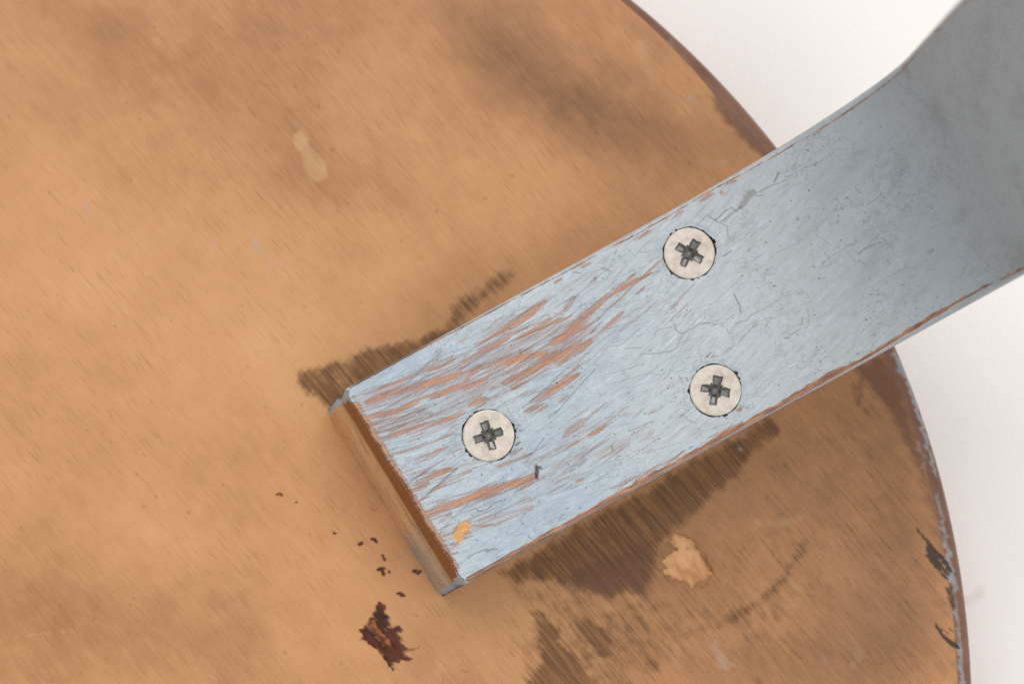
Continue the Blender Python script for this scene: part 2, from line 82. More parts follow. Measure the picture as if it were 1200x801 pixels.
SEAT_SPOT_S = [[[[17.39,37.39],[18.03,37.23]],0.388,0.291,0.5],[[[38.36,28.88],[39.0,28.56]],0.242,0.162,0.45],[[[27.57,31.61],[27.89,31.45]],0.21,0.162,0.35],[[[22.16,26.94],[22.48,26.78]],0.162,0.162,0.4],[[[-6.89,41.54],[-6.56,41.38]],0.21,0.162,0.35],[[[-6.16,15.74],[-5.84,15.58]],0.226,0.162,0.4],[[[10.25,6.64],[11.05,6.16]],0.323,0.242,0.3],[[[10.99,10.94],[11.47,10.63]],0.162,0.129,0.3],[[[60.26,63.22],[60.91,62.25]],0.323,0.242,0.7],[[[10.9,55.3],[11.39,54.49]],0.242,0.162,0.5],[[[11.23,54.49],[6.28,63.72]],0.129,0.129,0.35],[[[4.65,65.34],[7.11,62.1]],0.162,0.129,0.3],[[[26.98,57.77],[28.61,56.48]],0.194,0.129,0.3],[[[45.77,72.8],[46.1,72.47]],0.323,0.242,0.2],[[[26.34,121.22],[29.17,114.95]],1.616,1.293,0.16],[[[47.88,123.02],[50.83,121.38]],1.293,0.97,0.25],[[[37.62,118.48],[42.2,117.68]],0.323,0.242,0.4],[[[43.53,113.71],[46.64,113.07]],0.242,0.162,0.35],[[[63.47,112.84],[63.96,112.51]],0.323,0.323,0.35],[[[78.71,105.32],[80.02,104.66]],1.293,0.97,0.3],[[[1.69,102.91],[4.08,106.22]],0.97,0.808,0.12],[[[152.56,60.87],[153.5,56.61]],0.647,0.485,0.6]]
SEAT_STAIN_P = [[[[92.07,21.82],[113.12,21.83],[122.83,17.8],[117.91,7.36],[106.56,-1.44],[88.03,-1.41],[90.78,16.2]],0.52,4.526],[[[132.81,49.39],[145.97,57.58],[159.17,64.16],[162.26,49.45],[149.09,42.91],[135.97,36.39],[127.85,39.63]],0.3,6.465],[[[87.22,21.82],[100.18,29.89],[113.16,29.9],[136.05,46.14],[160.0,64.98],[170.28,36.43],[173.83,-0.73],[89.64,-0.62]],0.3,11.314],[[[46.01,62.53],[47.62,63.51],[50.21,63.52],[53.44,65.16],[56.68,66.15],[58.78,67.13],[61.21,68.12],[66.08,68.62],[70.14,69.45],[73.06,71.09],[77.45,72.91],[83.15,72.11],[67.73,60.64],[57.22,55.41],[54.79,54.75],[52.36,56.05],[49.92,57.99],[46.67,60.26]],0.82,1.131],[[[73.06,70.44],[75.17,73.23],[76.79,76.34],[80.05,78.65],[83.96,81.45],[86.9,82.78],[88.04,81.96],[86.74,79.66],[83.64,77.68],[81.52,76.03],[79.4,73.73],[75.83,70.78]],0.7,1.455],[[[84.48,24.72],[93.7,30.53],[103.44,35.87],[119.74,44.81],[136.12,54.29],[139.38,52.34],[134.44,48.58],[129.18,42.88],[125.9,39.63],[122.13,36.38],[118.05,32.81],[115.11,29.9],[113.95,25.05],[113.12,21.83],[111.17,20.22],[109.07,21.02],[105.82,19.25],[101.78,20.86],[98.55,22.47],[95.31,23.44],[91.27,22.95],[88.03,22.47]],0.85,1.293],[[[90.78,17.32],[92.39,18.29],[94.49,16.2],[96.91,14.59],[96.1,11.86],[98.84,9.77],[101.75,7.05],[103.35,4.0],[104.31,-0.64],[89.64,-0.62],[90.77,5.78],[92.71,8.98],[91.74,12.99]],1.0,1.94],[[[99.5,15.71],[101.77,16.52],[104.35,15.39],[105.96,12.98],[106.92,9.77],[105.3,8.17],[103.37,9.29],[101.76,11.86],[100.14,13.46]],0.95,1.455],[[[110.15,8.16],[113.07,9.28],[115.98,8.96],[115.64,6.07],[112.24,5.44],[109.98,6.08]],0.6,1.293],[[[125.74,15.71],[129.33,18.28],[133.4,19.9],[138.32,24.74],[143.11,31.86],[143.74,29.92],[139.11,22.64],[134.2,18.28],[129.63,15.38],[126.05,14.1]],0.75,1.293],[[[85.61,23.43],[93.69,23.43],[96.92,20.22],[93.69,17.0],[90.46,17.8]],0.5,2.909],[[[100.16,20.22],[113.12,21.83],[119.6,20.22],[116.33,13.78],[106.62,14.59]],0.55,3.556],[[[127.05,16.99],[119.57,14.58],[113.08,11.37],[112.26,9.77],[119.56,11.85],[127.68,14.58]],0.55,1.616]]
SEAT_DEEP_P = [[[[96.93,21.83],[98.23,25.37],[101.8,27.47],[106.66,28.28],[111.54,31.51],[113.97,29.9],[114.44,25.86],[114.1,21.83],[112.31,20.22],[109.07,21.83],[105.83,20.22],[101.78,21.02]],0.8,2.263],[[[152.93,64.14],[158.37,66.62],[161.61,62.53],[162.68,55.98],[164.72,49.45],[166.31,45.38],[165.46,42.93],[162.59,49.45],[160.36,54.34],[157.45,58.42],[154.21,61.69]],1.15,2.263],[[[126.4,117.22],[130.33,113.25],[134.91,107.62],[137.36,104.65],[135.87,103.64],[133.25,106.62],[129.16,110.58],[126.06,114.88]],1.05,1.455],[[[166.32,46.19],[168.67,38.05],[170.19,29.94],[169.2,29.12],[167.01,36.43],[165.13,42.93]],0.8,1.94],[[[75.71,129.87],[85.58,128.27],[93.81,130.0],[93.8,125.0],[82.29,124.09],[75.72,125.71]],0.25,4.849],[[[97.09,121.69],[103.67,120.07],[106.94,113.44],[102.0,110.09],[95.44,116.69]],0.25,4.849],[[[93.79,108.38],[101.99,107.6],[101.98,104.29],[93.78,102.59]],0.3,4.203],[[[154.54,61.69],[153.58,64.14],[153.18,57.59],[153.99,56.29]],0.8,0.808],[[[-9.33,134.24],[-4.45,134.28],[-6.06,133.27],[-8.67,133.42]],0.5,0.97]]
SEAT_BURN_P = [[[[60.47,16.68],[61.59,18.77],[62.87,18.93],[63.85,17.33],[64.34,15.08],[64.02,14.12],[65.79,15.4],[66.27,14.12],[65.63,13.48],[66.6,11.88],[66.45,9.79],[65.17,8.84],[64.04,9.32],[65.17,7.4],[63.4,8.68],[62.43,9.32],[61.62,10.92],[60.33,11.4],[59.2,12.84],[58.39,14.28],[58.87,15.08]],0.95,0.647]]
SEAT_PALE_P = [[[[45.2,108.43],[46.66,109.27],[47.97,108.12],[48.64,106.14],[50.28,104.83],[51.76,102.86],[51.94,100.55],[50.48,99.06],[48.52,99.87],[47.2,102.17],[46.86,104.48],[45.54,106.12]],0.62,0.485],[[[46.37,103.82],[48.32,105.15],[50.28,104.5],[51.44,102.36],[51.12,100.38],[49.98,99.88],[48.35,100.69],[47.03,102.34]],0.2,0.485]]
SEAT_TEAR_P = [[[[117.39,31.84],[119.02,32.16],[120.96,31.2],[123.22,28.93],[124.19,26.99],[125.15,24.73],[123.84,23.12],[122.54,23.44],[121.4,22.15],[119.62,23.44],[117.68,24.09],[115.41,25.21],[116.39,26.02],[116.23,27.48],[117.54,29.09],[119.0,29.42],[117.87,30.55]],1.0,0.323]]
SEAT_TONE = [[110.26,120.11,22.63,8.89,-40,-0.05],[51.13,126.37,67.89,11.31,0,-0.18],[119.64,26.67,9.7,7.27,0,-0.45],[103.41,26.66,9.7,6.47,0,-0.3],[83.94,126.6,19.4,8.89,-35,-0.5],[100.36,111.74,19.4,7.27,-40,-0.55],[118.53,125.17,9.7,4.85,-40,-0.25],[113.51,110.15,11.31,6.47,-40,-0.5],[128.31,106.92,9.7,6.47,-40,-0.3],[54.38,129.72,12.93,6.47,0,-0.25],[7.84,128.56,7.27,4.85,0,-0.35],[12.05,117.82,14.55,4.85,0,-0.15],[28.33,117.92,9.7,6.47,-40,-0.25],[43.07,109.74,9.7,11.31,0,-0.3],[54.55,99.08,9.7,5.66,0,-0.35],[70.88,96.69,14.55,4.85,0,-0.1],[10.9,80.02,35.56,14.55,0,0.35],[45.04,62.2,19.4,12.93,0,0.45],[-1.05,124.35,8.08,6.47,0,0.1],[62.63,118.14,9.7,9.7,0,0.15],[38.85,28.24,25.86,11.31,0,0.25],[71.09,20.21,14.55,9.7,0,0.2],[10.11,17.01,29.09,14.55,0,-0.25],[14.67,36.26,14.55,6.47,0,0.1],[80.7,80.29,9.7,8.08,0,-0.1],[93.76,88.56,12.93,8.08,0,-0.1],[145.83,42.9,19.4,14.55,0,-0.55],[162.02,29.93,7.27,19.4,0,-0.55],[135.84,20.22,24.25,14.55,0,-0.3],[157.43,55.97,6.47,8.08,0,-0.3],[127.62,5.74,19.4,9.7,0,-0.25],[111.46,10.57,14.55,8.08,0,-0.1],[151.99,8.94,16.16,9.7,0,-0.35],[30.11,101.42,14.55,9.7,0,-0.15]]
SCREWS = [[18.13,20.07,108],[66.54,8.63,60],[58.41,32.85,79]]
LEG_ORG = [56.532,58.284]
LEG_DIR = [0.87469,0.48468]
LEG_PER = [0.48468,-0.87469]
LEG_W = 41.6
LEG_S0 = 63.0
LEG_RB = 45.0


# ------------------------------------------------------------------ helpers
def lin(r, g, b):
    f = lambda c: (c / 255 / 12.92) if c / 255 <= 0.04045 else ((c / 255 + 0.055) / 1.055) ** 2.4
    return (f(r), f(g), f(b), 1.0)


def smooth(a, b, x):
    t = np.clip((x - a) / (b - a), 0, 1)
    return t * t * (3 - 2 * t)


class Nodes:
    """Small wrapper to write node trees as expressions."""
    def __init__(self, name):
        self.mat = bpy.data.materials.new(name)
        self.mat.use_nodes = True
        self.t = self.mat.node_tree
        self.bsdf = self.t.nodes["Principled BSDF"]

    def n(self, kind, **kw):
        nd = self.t.nodes.new(kind)
        for k, v in kw.items():
            setattr(nd, k, v)
        return nd

    def put(self, sock, v):
        if isinstance(v, bpy.types.NodeSocket):
            self.t.links.new(v, sock)
        else:
            sock.default_value = v

    def m(self, op, a, b=0.0, c=0.0, clamp=False):
        nd = self.n('ShaderNodeMath', operation=op, use_clamp=clamp)
        for i, v in enumerate((a, b, c)):
            self.put(nd.inputs[i], v)
        return nd.outputs[0]

    def mix(self, fac, a, b, mode='MIX'):
        nd = self.n('ShaderNodeMix', data_type='RGBA', blend_type=mode)
        self.put(nd.inputs[0], fac)
        self.put(nd.inputs[6], a)
        self.put(nd.inputs[7], b)
        return nd.outputs[2]

    def attr(self, name):
        return self.n('ShaderNodeAttribute', attribute_name=name).outputs['Fac']

    def coord(self, which='Object'):
        return self.n('ShaderNodeTexCoord').outputs[which]

    def mapping(self, vec, scale=(1, 1, 1), rot=0.0, loc=(0, 0, 0)):
        """rotate first, then stretch"""
        r = self.n('ShaderNodeMapping')
        r.inputs['Rotation'].default_value = (0, 0, rot)
        self.put(r.inputs['Vector'], vec)
        s = self.n('ShaderNodeMapping')
        s.inputs['Scale'].default_value = scale
        s.inputs['Location'].default_value = loc
        self.put(s.inputs['Vector'], r.outputs[0])
        return s.outputs[0]

    def noise(self, vec, scale=1.0, detail=2.0, rough=0.5, dist=0.0):
        nd = self.n('ShaderNodeTexNoise')
        self.put(nd.inputs['Vector'], vec)
        nd.inputs['Scale'].default_value = scale
        nd.inputs['Detail'].default_value = detail
        nd.inputs['Roughness'].default_value = rough
        nd.inputs['Distortion'].default_value = dist
        return nd.outputs[0]

    def step(self, x, a, b):
        nd = self.n('ShaderNodeMapRange', interpolation_type='SMOOTHSTEP')
        self.put(nd.inputs[0], x)
        nd.inputs[1].default_value = a
        nd.inputs[2].default_value = b
        return nd.outputs[0]

    def hair(self, vec, scale, width, detail=2.0, rough=0.5, dist=0.0):
        """thin wandering lines: a level line of a noise field"""
        v = self.noise(vec, scale, detail, rough, dist)
        return self.step(self.m('ABSOLUTE', self.m('SUBTRACT', v, 0.5)), width, width * 0.25)

    def bump(self, h, dist, strength=1.0, normal=None):
        nd = self.n('ShaderNodeBump')
        nd.inputs['Strength'].default_value = strength
        nd.inputs['Distance'].default_value = dist
        self.put(nd.inputs['Height'], h)
        if normal is not None:
            self.put(nd.inputs['Normal'], normal)
        return nd.outputs[0]


def mesh_object(name, verts, faces, mats, parent=None, attrs=None, smooth_shade=True, mat_index=None):
    me = bpy.data.meshes.new(name)
    verts = np.asarray(verts, dtype=np.float32)
    quads = np.asarray(faces, dtype=np.int32)
    k = quads.shape[1]
    me.vertices.add(len(verts))
    me.vertices.foreach_set("co", verts.ravel())
    me.loops.add(quads.size)
    me.loops.foreach_set("vertex_index", quads.ravel())
    me.polygons.add(len(quads))
    me.polygons.foreach_set("loop_start", np.arange(len(quads), dtype=np.int32) * k)
    me.polygons.foreach_set("loop_total", np.full(len(quads), k, dtype=np.int32))
    if smooth_shade:
        me.polygons.foreach_set("use_smooth", np.ones(len(quads), dtype=bool))
    me.update(calc_edges=True)
    for mt in mats:
        me.materials.append(mt)
    for an, av in (attrs or {}).items():
        av = np.asarray(av, dtype=np.float32)
        if av.ndim == 1:
            at = me.attributes.new(an, 'FLOAT', 'POINT')
            at.data.foreach_set("value", av)
        else:
            at = me.attributes.new(an, 'FLOAT_VECTOR', 'POINT')
            at.data.foreach_set("vector", av.ravel())
    me.validate()
    ob = bpy.data.objects.new(name, me)
    scene.collection.objects.link(ob)
    if parent is not None:
        ob.parent = parent
    return ob


def seg_dist(px, py, a, b):
    ax, ay = a
    bx, by = b
    dx, dy = bx - ax, by - ay
    L = dx * dx + dy * dy + 1e-9
    t = np.clip(((px - ax) * dx + (py - ay) * dy) / L, 0, 1)
    return np.hypot(px - ax - t * dx, py - ay - t * dy), t


def draw_strokes(field, x, y, strokes, soft=0.0, feather=False):
    """keep the maximum of soft brush strokes on scattered points (x, y)"""
    for pts, w0, w1, s in strokes:
        n = max(1, len(pts) - 1)
        for i in range(max(1, len(pts) - 1)):
            a = pts[i]
            b = pts[min(i + 1, len(pts) - 1)]
            wa = w0 + (w1 - w0) * i / n
            wb = w0 + (w1 - w0) * (i + 1) / n
            R = (2.6 if feather else 2.0) * (max(wa, wb) + soft)
            sel = np.nonzero((x > min(a[0], b[0]) - R) & (x < max(a[0], b[0]) + R) &
                             (y > min(a[1], b[1]) - R) & (y < max(a[1], b[1]) + R))[0]
            if not len(sel):
                continue
            d, t = seg_dist(x[sel], y[sel], a, b)
            w = wa + (wb - wa) * t + soft
            if feather:
                g = (i + t) / n                          # position along the stroke: both ends thin out
                w = w * (0.55 + 0.45 * np.clip(np.minimum(g, 1 - g) * 5, 0, 1))
                v = s * np.exp(-0.62 * (d / w) ** 2)
            else:
                v = s * np.clip(1.0 - 0.5 * (d / w) ** 2, 0, 1) * (d < 1.42 * w)
            field[sel] = np.maximum(field[sel], v)
    return field


def draw_polys(field, x, y, polys):
    for pts, s, e in polys:
        P = np.array(pts)
        R = 2 * e
        sel = np.nonzero((x > P[:, 0].min() - R) & (x < P[:, 0].max() + R) &
                         (y > P[:, 1].min() - R) & (y < P[:, 1].max() + R))[0]
        if not len(sel):
            continue
        xs, ys = x[sel], y[sel]
        d = np.full(len(sel), 1e9)
        ins = np.zeros(len(sel), bool)
        for i in range(len(P)):
            a, b = P[i], P[(i + 1) % len(P)]
            d = np.minimum(d, seg_dist(xs, ys, a, b)[0])
            c = (a[1] > ys) != (b[1] > ys)
            with np.errstate(divide='ignore', invalid='ignore'):
                ins ^= c & (xs < (b[0] - a[0]) * (ys - a[1]) / (b[1] - a[1]) + a[0])
        sd = np.where(ins, d, -d)
        field[sel] = np.maximum(field[sel], s * smooth(-e, e, sd))
    return field


def grid_faces(nr, nc, close=False):
    i = np.arange(nr - 1)[:, None]
    j = np.arange(nc if close else nc - 1)[None, :]
    jn = (j + 1) % nc
    return np.stack([i * nc + j, i * nc + jn, (i + 1) * nc + jn, (i + 1) * nc + j], -1).reshape(-1, 4)


rng = np.random.default_rng(7)
SEAT_T = 32.0            # seat thickness, it lies upside down on the table
LEG_T = 24.0             # leg thickness
ZF = SEAT_T + LEG_T      # height of the flat leg face

# ------------------------------------------------------------------ materials
# --- white sweep
N = Nodes("white_paper")
co = N.coord()
speck = N.step(N.noise(co, 70.0, 2.0), 0.70, 0.78)
base = N.mix(N.m('MULTIPLY', speck, 0.5), lin(240, 236, 233), lin(205, 190, 186))
N.put(N.bsdf.inputs['Base Color'], base)
N.bsdf.inputs['Roughness'].default_value = 0.75
M_PAPER = N.mat

# --- worn varnished wood of the seat
GR = math.radians(50)
N = Nodes("seat_wood")
co = N.coord()
g = N.mapping(co, (1000, 1000, 1000), GR)                   # millimetres, x along the grain
tone = N.attr("tone")
fib = N.noise(N.mapping(co, (60, 1000, 600), GR), 1.0, 3.0, 0.6)       # long fibres
fine = N.noise(N.mapping(co, (170, 2900, 600), GR), 1.0, 3.0, 0.6)     # fine fibres
wide = N.noise(N.mapping(co, (16, 130, 60), GR), 1.0, 4.0, 0.6, 0.4)   # broad bands
blot = N.noise(co, 38.0, 4.0, 0.6)
blot2 = N.noise(N.mapping(co, (170, 200, 200), GR, (5, 5, 5)), 1.0, 6.0, 0.72)
t1 = N.m('ADD', N.m('MULTIPLY', tone, 0.80), N.m('MULTIPLY', N.m('SUBTRACT', wide, 0.5), 0.24))
t1 = N.m('ADD', t1, N.m('MULTIPLY', N.m('SUBTRACT', blot, 0.5), 1.0))
t1 = N.m('ADD', t1, N.m('MULTIPLY', N.m('SUBTRACT', blot2, 0.5), 0.55))
t1 = N.m('ADD', t1, N.m('MULTIPLY', N.m('SUBTRACT', fib, 0.5), 0.13))
t1 = N.m('ADD', t1, N.m('MULTIPLY', N.m('SUBTRACT', fine, 0.5), 0.40))
ramp = N.n('ShaderNodeValToRGB')
N.put(ramp.inputs[0], N.m('MULTIPLY_ADD', t1, 0.5, 0.5))
cr = ramp.color_ramp
cr.elements[0].position, cr.elements[0].color = 0.1, lin(128, 88, 56)
cr.elements[1].position, cr.elements[1].color = 0.9, lin(214, 165, 114)
for pos_, col_ in ((0.33, lin(168, 119, 78)), (0.52, lin(193, 141, 94)), (0.68, lin(204, 152, 103))):
    e = cr.elements.new(pos_)
    e.color = col_
col = ramp.outputs[0]
# hue drift: some pinker, some yellower areas
hue = N.noise(N.mapping(co, (14, 32, 10), GR, (3, 1, 0)), 1.0, 3.0)
col = N.mix(N.m('MULTIPLY', N.step(hue, 0.5, 0.75), 0.2), col, lin(194, 140, 104))
# short dark pores along the grain
pore = N.noise(N.mapping(co, (170, 2700, 500), GR, (7, 3, 0)), 1.0, 2.0)
pmask = N.noise(N.mapping(co, (20, 30, 10), GR, (1, 9, 0)), 1.0, 2.0)
pore = N.m('MULTIPLY', N.step(pore, 0.58, 0.72), N.step(pmask, 0.40, 0.64))
col = N.mix(N.m('MULTIPLY', pore, 0.34), col, lin(124, 84, 58))
lite = N.noise(N.mapping(co, (60, 1900, 500), GR, (2, 5, 0)), 1.0, 1.0)
col = N.mix(N.m('MULTIPLY', N.step(lite, 0.64, 0.76), 0.09), col, lin(228, 186, 138))
# stains soak along the fibres
sf = N.noise(N.mapping(co, (80, 1700, 500), GR, (4, 4, 0)), 1.0, 2.0, 0.6)
sf2 = N.noise(N.mapping(co, (220, 420, 300), GR), 1.0, 3.0, 0.65)
sa = N.attr("stain")
st = N.m('ADD', sa, N.m('MULTIPLY', N.m('SUBTRACT', sf, 0.5), 0.55))
st = N.m('ADD', st, N.m('MULTIPLY', N.m('SUBTRACT', sf2, 0.5), 1.0))
st = N.m('ADD', st, N.m('MULTIPLY', N.m('SUBTRACT', blot2, 0.5), 1.2))
stm = N.m('MULTIPLY', N.m('MULTIPLY', N.step(st, 0.12, 1.0), 0.92), N.step(sa, 0.01, 0.12))
scol = N.mix(N.step(sf, 0.36, 0.64), lin(130, 88, 46), lin(94, 61, 31))
col = N.mix(stm, col, scol)
dp = N.m('ADD', N.attr("deep"), N.m('MULTIPLY', N.m('SUBTRACT', sf, 0.5), 0.5))
col = N.mix(N.m('MULTIPLY', N.step(dp, 0.1, 1.0), 0.75), col, lin(96, 60, 44))
# rim band: dark brown varnish
rimn = N.noise(N.mapping(co, (120, 120, 120)), 1.0, 3.0)
rim = N.m('ADD', N.attr("rim"), N.m('MULTIPLY', N.m('SUBTRACT', rimn, 0.5), 0.5))
col = N.mix(N.m('MULTIPLY', N.step(rim, 0.35, 0.7), 0.9), col, N.mix(rimn, lin(88, 56, 44), lin(140, 104, 88)))
# pale repaired spots, torn veneer, lilac smears, red dots
pl = N.m('ADD', N.attr("pale"), N.m('MULTIPLY', N.m('SUBTRACT', sf2, 0.5), 0.35))
col = N.mix(N.m('MULTIPLY', N.step(N.m('ADD', pl, N.m('MULTIPLY', N.m('SUBTRACT', blot2, 0.5), 0.8)), 0.05, 0.95), 0.48), col, lin(216, 180, 134))
col = N.mix(N.step(N.attr("tear"), 0.35, 0.6), col, N.mix(N.step(sf2, 0.3, 0.7), lin(178, 126, 80), lin(214, 164, 114)))
col = N.mix(N.m('MULTIPLY', N.step(N.m('ADD', N.attr("lilac"), N.m('MULTIPLY', N.m('SUBTRACT', sf2, 0.5), 1.0)), 0.12, 0.8), 0.7), col, lin(186, 160, 146))
bl = N.m('ADD', N.attr("blue"), N.m('MULTIPLY', N.m('SUBTRACT', sf2, 0.5), 1.1))
bl = N.m('ADD', bl, N.m('MULTIPLY', N.m('SUBTRACT', blot2, 0.5), 1.4))
col = N.mix(N.m('MULTIPLY', N.m('MULTIPLY', N.step(bl, 0.15, 0.9), N.step(N.attr("blue"), 0.01, 0.15)), 0.8), col, lin(150, 157, 162))
col = N.mix(N.m('MULTIPLY', N.step(N.attr("red"), 0.2, 0.8), 0.75), col, lin(176, 84, 76))
sp = N.attr("spot")
col = N.mix(N.m('MULTIPLY', N.step(sp, 0.05, 0.9), 0.7), col, lin(112, 70, 40))
spk = N.noise(N.mapping(co, (500, 900, 500), GR, (2, 8, 1)), 1.0, 0.0)
col = N.mix(N.m('MULTIPLY', N.step(spk, 0.80, 0.86), 0.3), col, lin(110, 72, 46))
# burn
bn = N.m('ADD', N.attr("burn"), N.m('MULTIPLY', N.m('SUBTRACT', sf2, 0.5), 0.8))
bmask = N.step(N.m('ADD', bn, N.m('MULTIPLY', N.m('SUBTRACT', sf, 0.5), 0.5)), 0.28, 0.78)
col = N.mix(bmask, col, N.mix(N.step(sf2, 0.35, 0.65), lin(50, 24, 14), lin(92, 44, 22)))
bll = N.m('ADD', N.attr("burnlight"), N.m('MULTIPLY', N.m('SUBTRACT', sf, 0.5), 0.9))
col = N.mix(N.step(bll, 0.42, 0.8), col, lin(150, 88, 48))
# black scrapes
bk = N.m('ADD', N.attr("black"), N.m('MULTIPLY', N.m('SUBTRACT', sf, 0.5), 1.1))
bk = N.m('ADD', bk, N.m('MULTIPLY', N.m('SUBTRACT', sf2, 0.5), 0.8))
bk = N.m('MULTIPLY', N.m('MULTIPLY', N.step(bk, 0.35, 0.8), 0.92), N.step(N.attr("black"), 0.01, 0.15))
col = N.mix(bk, col, lin(44, 38, 34))
N.put(N.bsdf.inputs['Base Color'], col)
rough = N.m('MULTIPLY_ADD', blot, 0.2, 0.38)
N.put(N.bsdf.inputs['Roughness'], N.m('SUBTRACT', rough, N.m('MULTIPLY', bmask, 0.2)))
N.bsdf.inputs['Specular IOR Level'].default_value = 0.3
hgt = N.m('ADD', N.m('MULTIPLY', fib, 0.5), N.m('MULTIPLY', fine, 0.5))
hgt = N.m('SUBTRACT', hgt, N.m('MULTIPLY', pore, 0.5))
N.put(N.bsdf.inputs['Normal'], N.bump(hgt, 0.00012, 0.45))
M_SEAT = N.mat

# --- chipped light blue paint on the leg
N = Nodes("worn_blue_paint")
uv = N.n('ShaderNodeAttribute', attribute_name="st").outputs['Vector']   # (s, t) in millimetres along / across the leg
wear_a, thin_a, crack_a = N.attr("wear"), N.attr("thin"), N.attr("crack")
sep = N.n('ShaderNodeSeparateXYZ')
N.put(sep.inputs[0], uv)
sc_ = N.m('MINIMUM', sep.outputs[0], 62.0)
over = N.m('MAXIMUM', N.m('SUBTRACT', sep.outputs[0], 62.0), 0.0)
fan = N.m('ADD', N.m('MULTIPLY', sc_, 0.20), N.m('MULTIPLY', N.m('MULTIPLY', sc_, sc_), -0.0040))
fan = N.m('ADD', fan, N.m('MULTIPLY', over, -0.28))
comb = N.n('ShaderNodeCombineXYZ')
N.put(comb.inputs[0], sep.outputs[0])
N.put(comb.inputs[1], N.m('SUBTRACT', sep.outputs[1], fan))
fv = comb.outputs[0]
strk = N.noise(N.mapping(fv, (0.07, 1.0, 1)), 1.0, 5.0, 0.65, 0.25)
strk2 = N.noise(N.mapping(fv, (0.11, 1.7, 1), math.radians(-3), (5, 2, 0)), 1.0, 4.0, 0.65)
strk3 = N.noise(N.mapping(fv, (0.10, 1.3, 1), math.radians(4), (8, 4, 0)), 1.0, 4.0, 0.65)
hairs = N.noise(N.mapping(fv, (0.10, 2.6, 1), math.radians(1), (3, 7, 0)), 1.0, 2.0, 0.6)
big = N.noise(uv, 0.045, 3.0, 0.55)
mid = N.noise(uv, 0.35, 4.0, 0.6)
grn = N.noise(uv, 3.2, 3.0, 0.65)
along = N.n('ShaderNodeSeparateXYZ')
N.put(along.inputs[0], uv)
su, tv = along.outputs[0], along.outputs[1]
col = N.mix(N.step(big, 0.32, 0.68), lin(163, 179, 191), lin(181, 193, 200))
col = N.mix(N.step(su, 12.0, 85.0), col, N.mix(0.75, col, lin(187, 192, 194)))
col = N.mix(N.m('MULTIPLY', N.step(mid, 0.45, 0.75), 0.35), col, lin(198, 208, 213))
col = N.mix(N.m('MULTIPLY', N.step(strk, 0.54, 0.70), 0.5), col, lin(204, 216, 225))
dirty = N.m('MULTIPLY', N.step(strk2, 0.55, 0.75), N.step(N.noise(uv, 0.12, 2.0), 0.4, 0.65))
col = N.mix(N.m('MULTIPLY', dirty, 0.45), col, lin(150, 148, 154))
gr1 = N.noise(N.mapping(fv, (0.30, 0.75, 1), 0, (2, 6, 0)), 1.0, 6.0, 0.72)
col = N.mix(N.m('MULTIPLY', N.step(gr1, 0.50, 0.68), 0.5), col, lin(156, 160, 167))
col = N.mix(N.m('MULTIPLY', N.step(gr1, 0.48, 0.32), 0.45), col, lin(199, 211, 219))
col = N.mix(N.m('MULTIPLY', N.step(grn, 0.52, 0.74), 0.36), col, lin(150, 160, 166))
col = N.mix(N.m('MULTIPLY', N.step(grn, 0.42, 0.2), 0.25), col, lin(212, 222, 226))
col = N.mix(N.m('MULTIPLY', N.step(su, 80.0, 120.0), 0.6), col, lin(174, 191, 203))  # bluer, lighter tint painted into the bend to offset warm bounce and shade
sm = N.noise(N.mapping(uv, (0.06, 0.14, 1), math.radians(12), (4, 1, 0)), 1.0, 4.0, 0.6)
col = N.mix(N.m('MULTIPLY', N.m('MULTIPLY', N.step(sm, 0.48, 0.72), N.step(su, 70.0, 105.0)), 0.34), col, lin(134, 140, 144))
# thin, rubbed paint with the undercoat grinning through
th = N.m('ADD', thin_a, N.m('MULTIPLY', N.m('SUBTRACT', strk2, 0.5), 2.0))
th = N.m('ADD', th, N.m('MULTIPLY', N.m('SUBTRACT', strk, 0.5), 0.9))
thm = N.m('MULTIPLY', N.step(th, 0.26, 0.80), N.m('MULTIPLY', N.step(thin_a, 0.02, 0.3), 0.85))
col = N.mix(thm, col, N.mix(N.step(strk3, 0.4, 0.62), lin(158, 146, 148), lin(178, 166, 164)))
# bare orange-brown wood
near = N.step(N.m('ADD', N.m('ADD', wear_a, N.m('MULTIPLY', thin_a, 0.6)), N.m('MULTIPLY', N.step(su, 62.0, 35.0), 0.08)), 0.03, 0.30)
wv = N.m('MULTIPLY', wear_a, 0.95)
w = N.m('ADD', wv, N.m('MULTIPLY', N.m('SUBTRACT', strk2, 0.5), 1.5))
w = N.m('ADD', w, N.m('MULTIPLY', N.m('SUBTRACT', strk3, 0.5), 1.5))
w = N.m('ADD', w, N.m('MULTIPLY', N.m('SUBTRACT', hairs, 0.5), 2.2))
w = N.m('ADD', w, N.m('MULTIPLY', N.m('SUBTRACT', grn, 0.5), 1.3))
w = N.m('ADD', w, N.m('MULTIPLY', thin_a, 0.22))
resid = N.step(N.noise(N.mapping(fv, (0.22, 2.1, 1), math.radians(2), (6, 9, 0)), 1.0, 4.0, 0.7), 0.50, 0.66)
wm = N.m('MULTIPLY', N.m('MULTIPLY', N.step(w, 0.36, 1.15), near), N.m('SUBTRACT', 1.0, N.m('MULTIPLY', resid, 0.62)))
edge = N.m('MULTIPLY', N.m('MULTIPLY', N.step(w, 0.25, 0.6), near), N.m('SUBTRACT', 1.0, wm))
col = N.mix(N.m('MULTIPLY', edge, 0.34), col, lin(150, 134, 134))
wood = N.mix(N.step(strk3, 0.40, 0.60), lin(168, 124, 104), lin(200, 144, 105))
wood = N.mix(N.m('MULTIPLY', N.step(hairs, 0.5, 0.66), 0.5), wood, lin(158, 118, 106))
wood = N.mix(N.m('MULTIPLY', N.step(grn, 0.5, 0.72), 0.4), wood, lin(160, 122, 108))
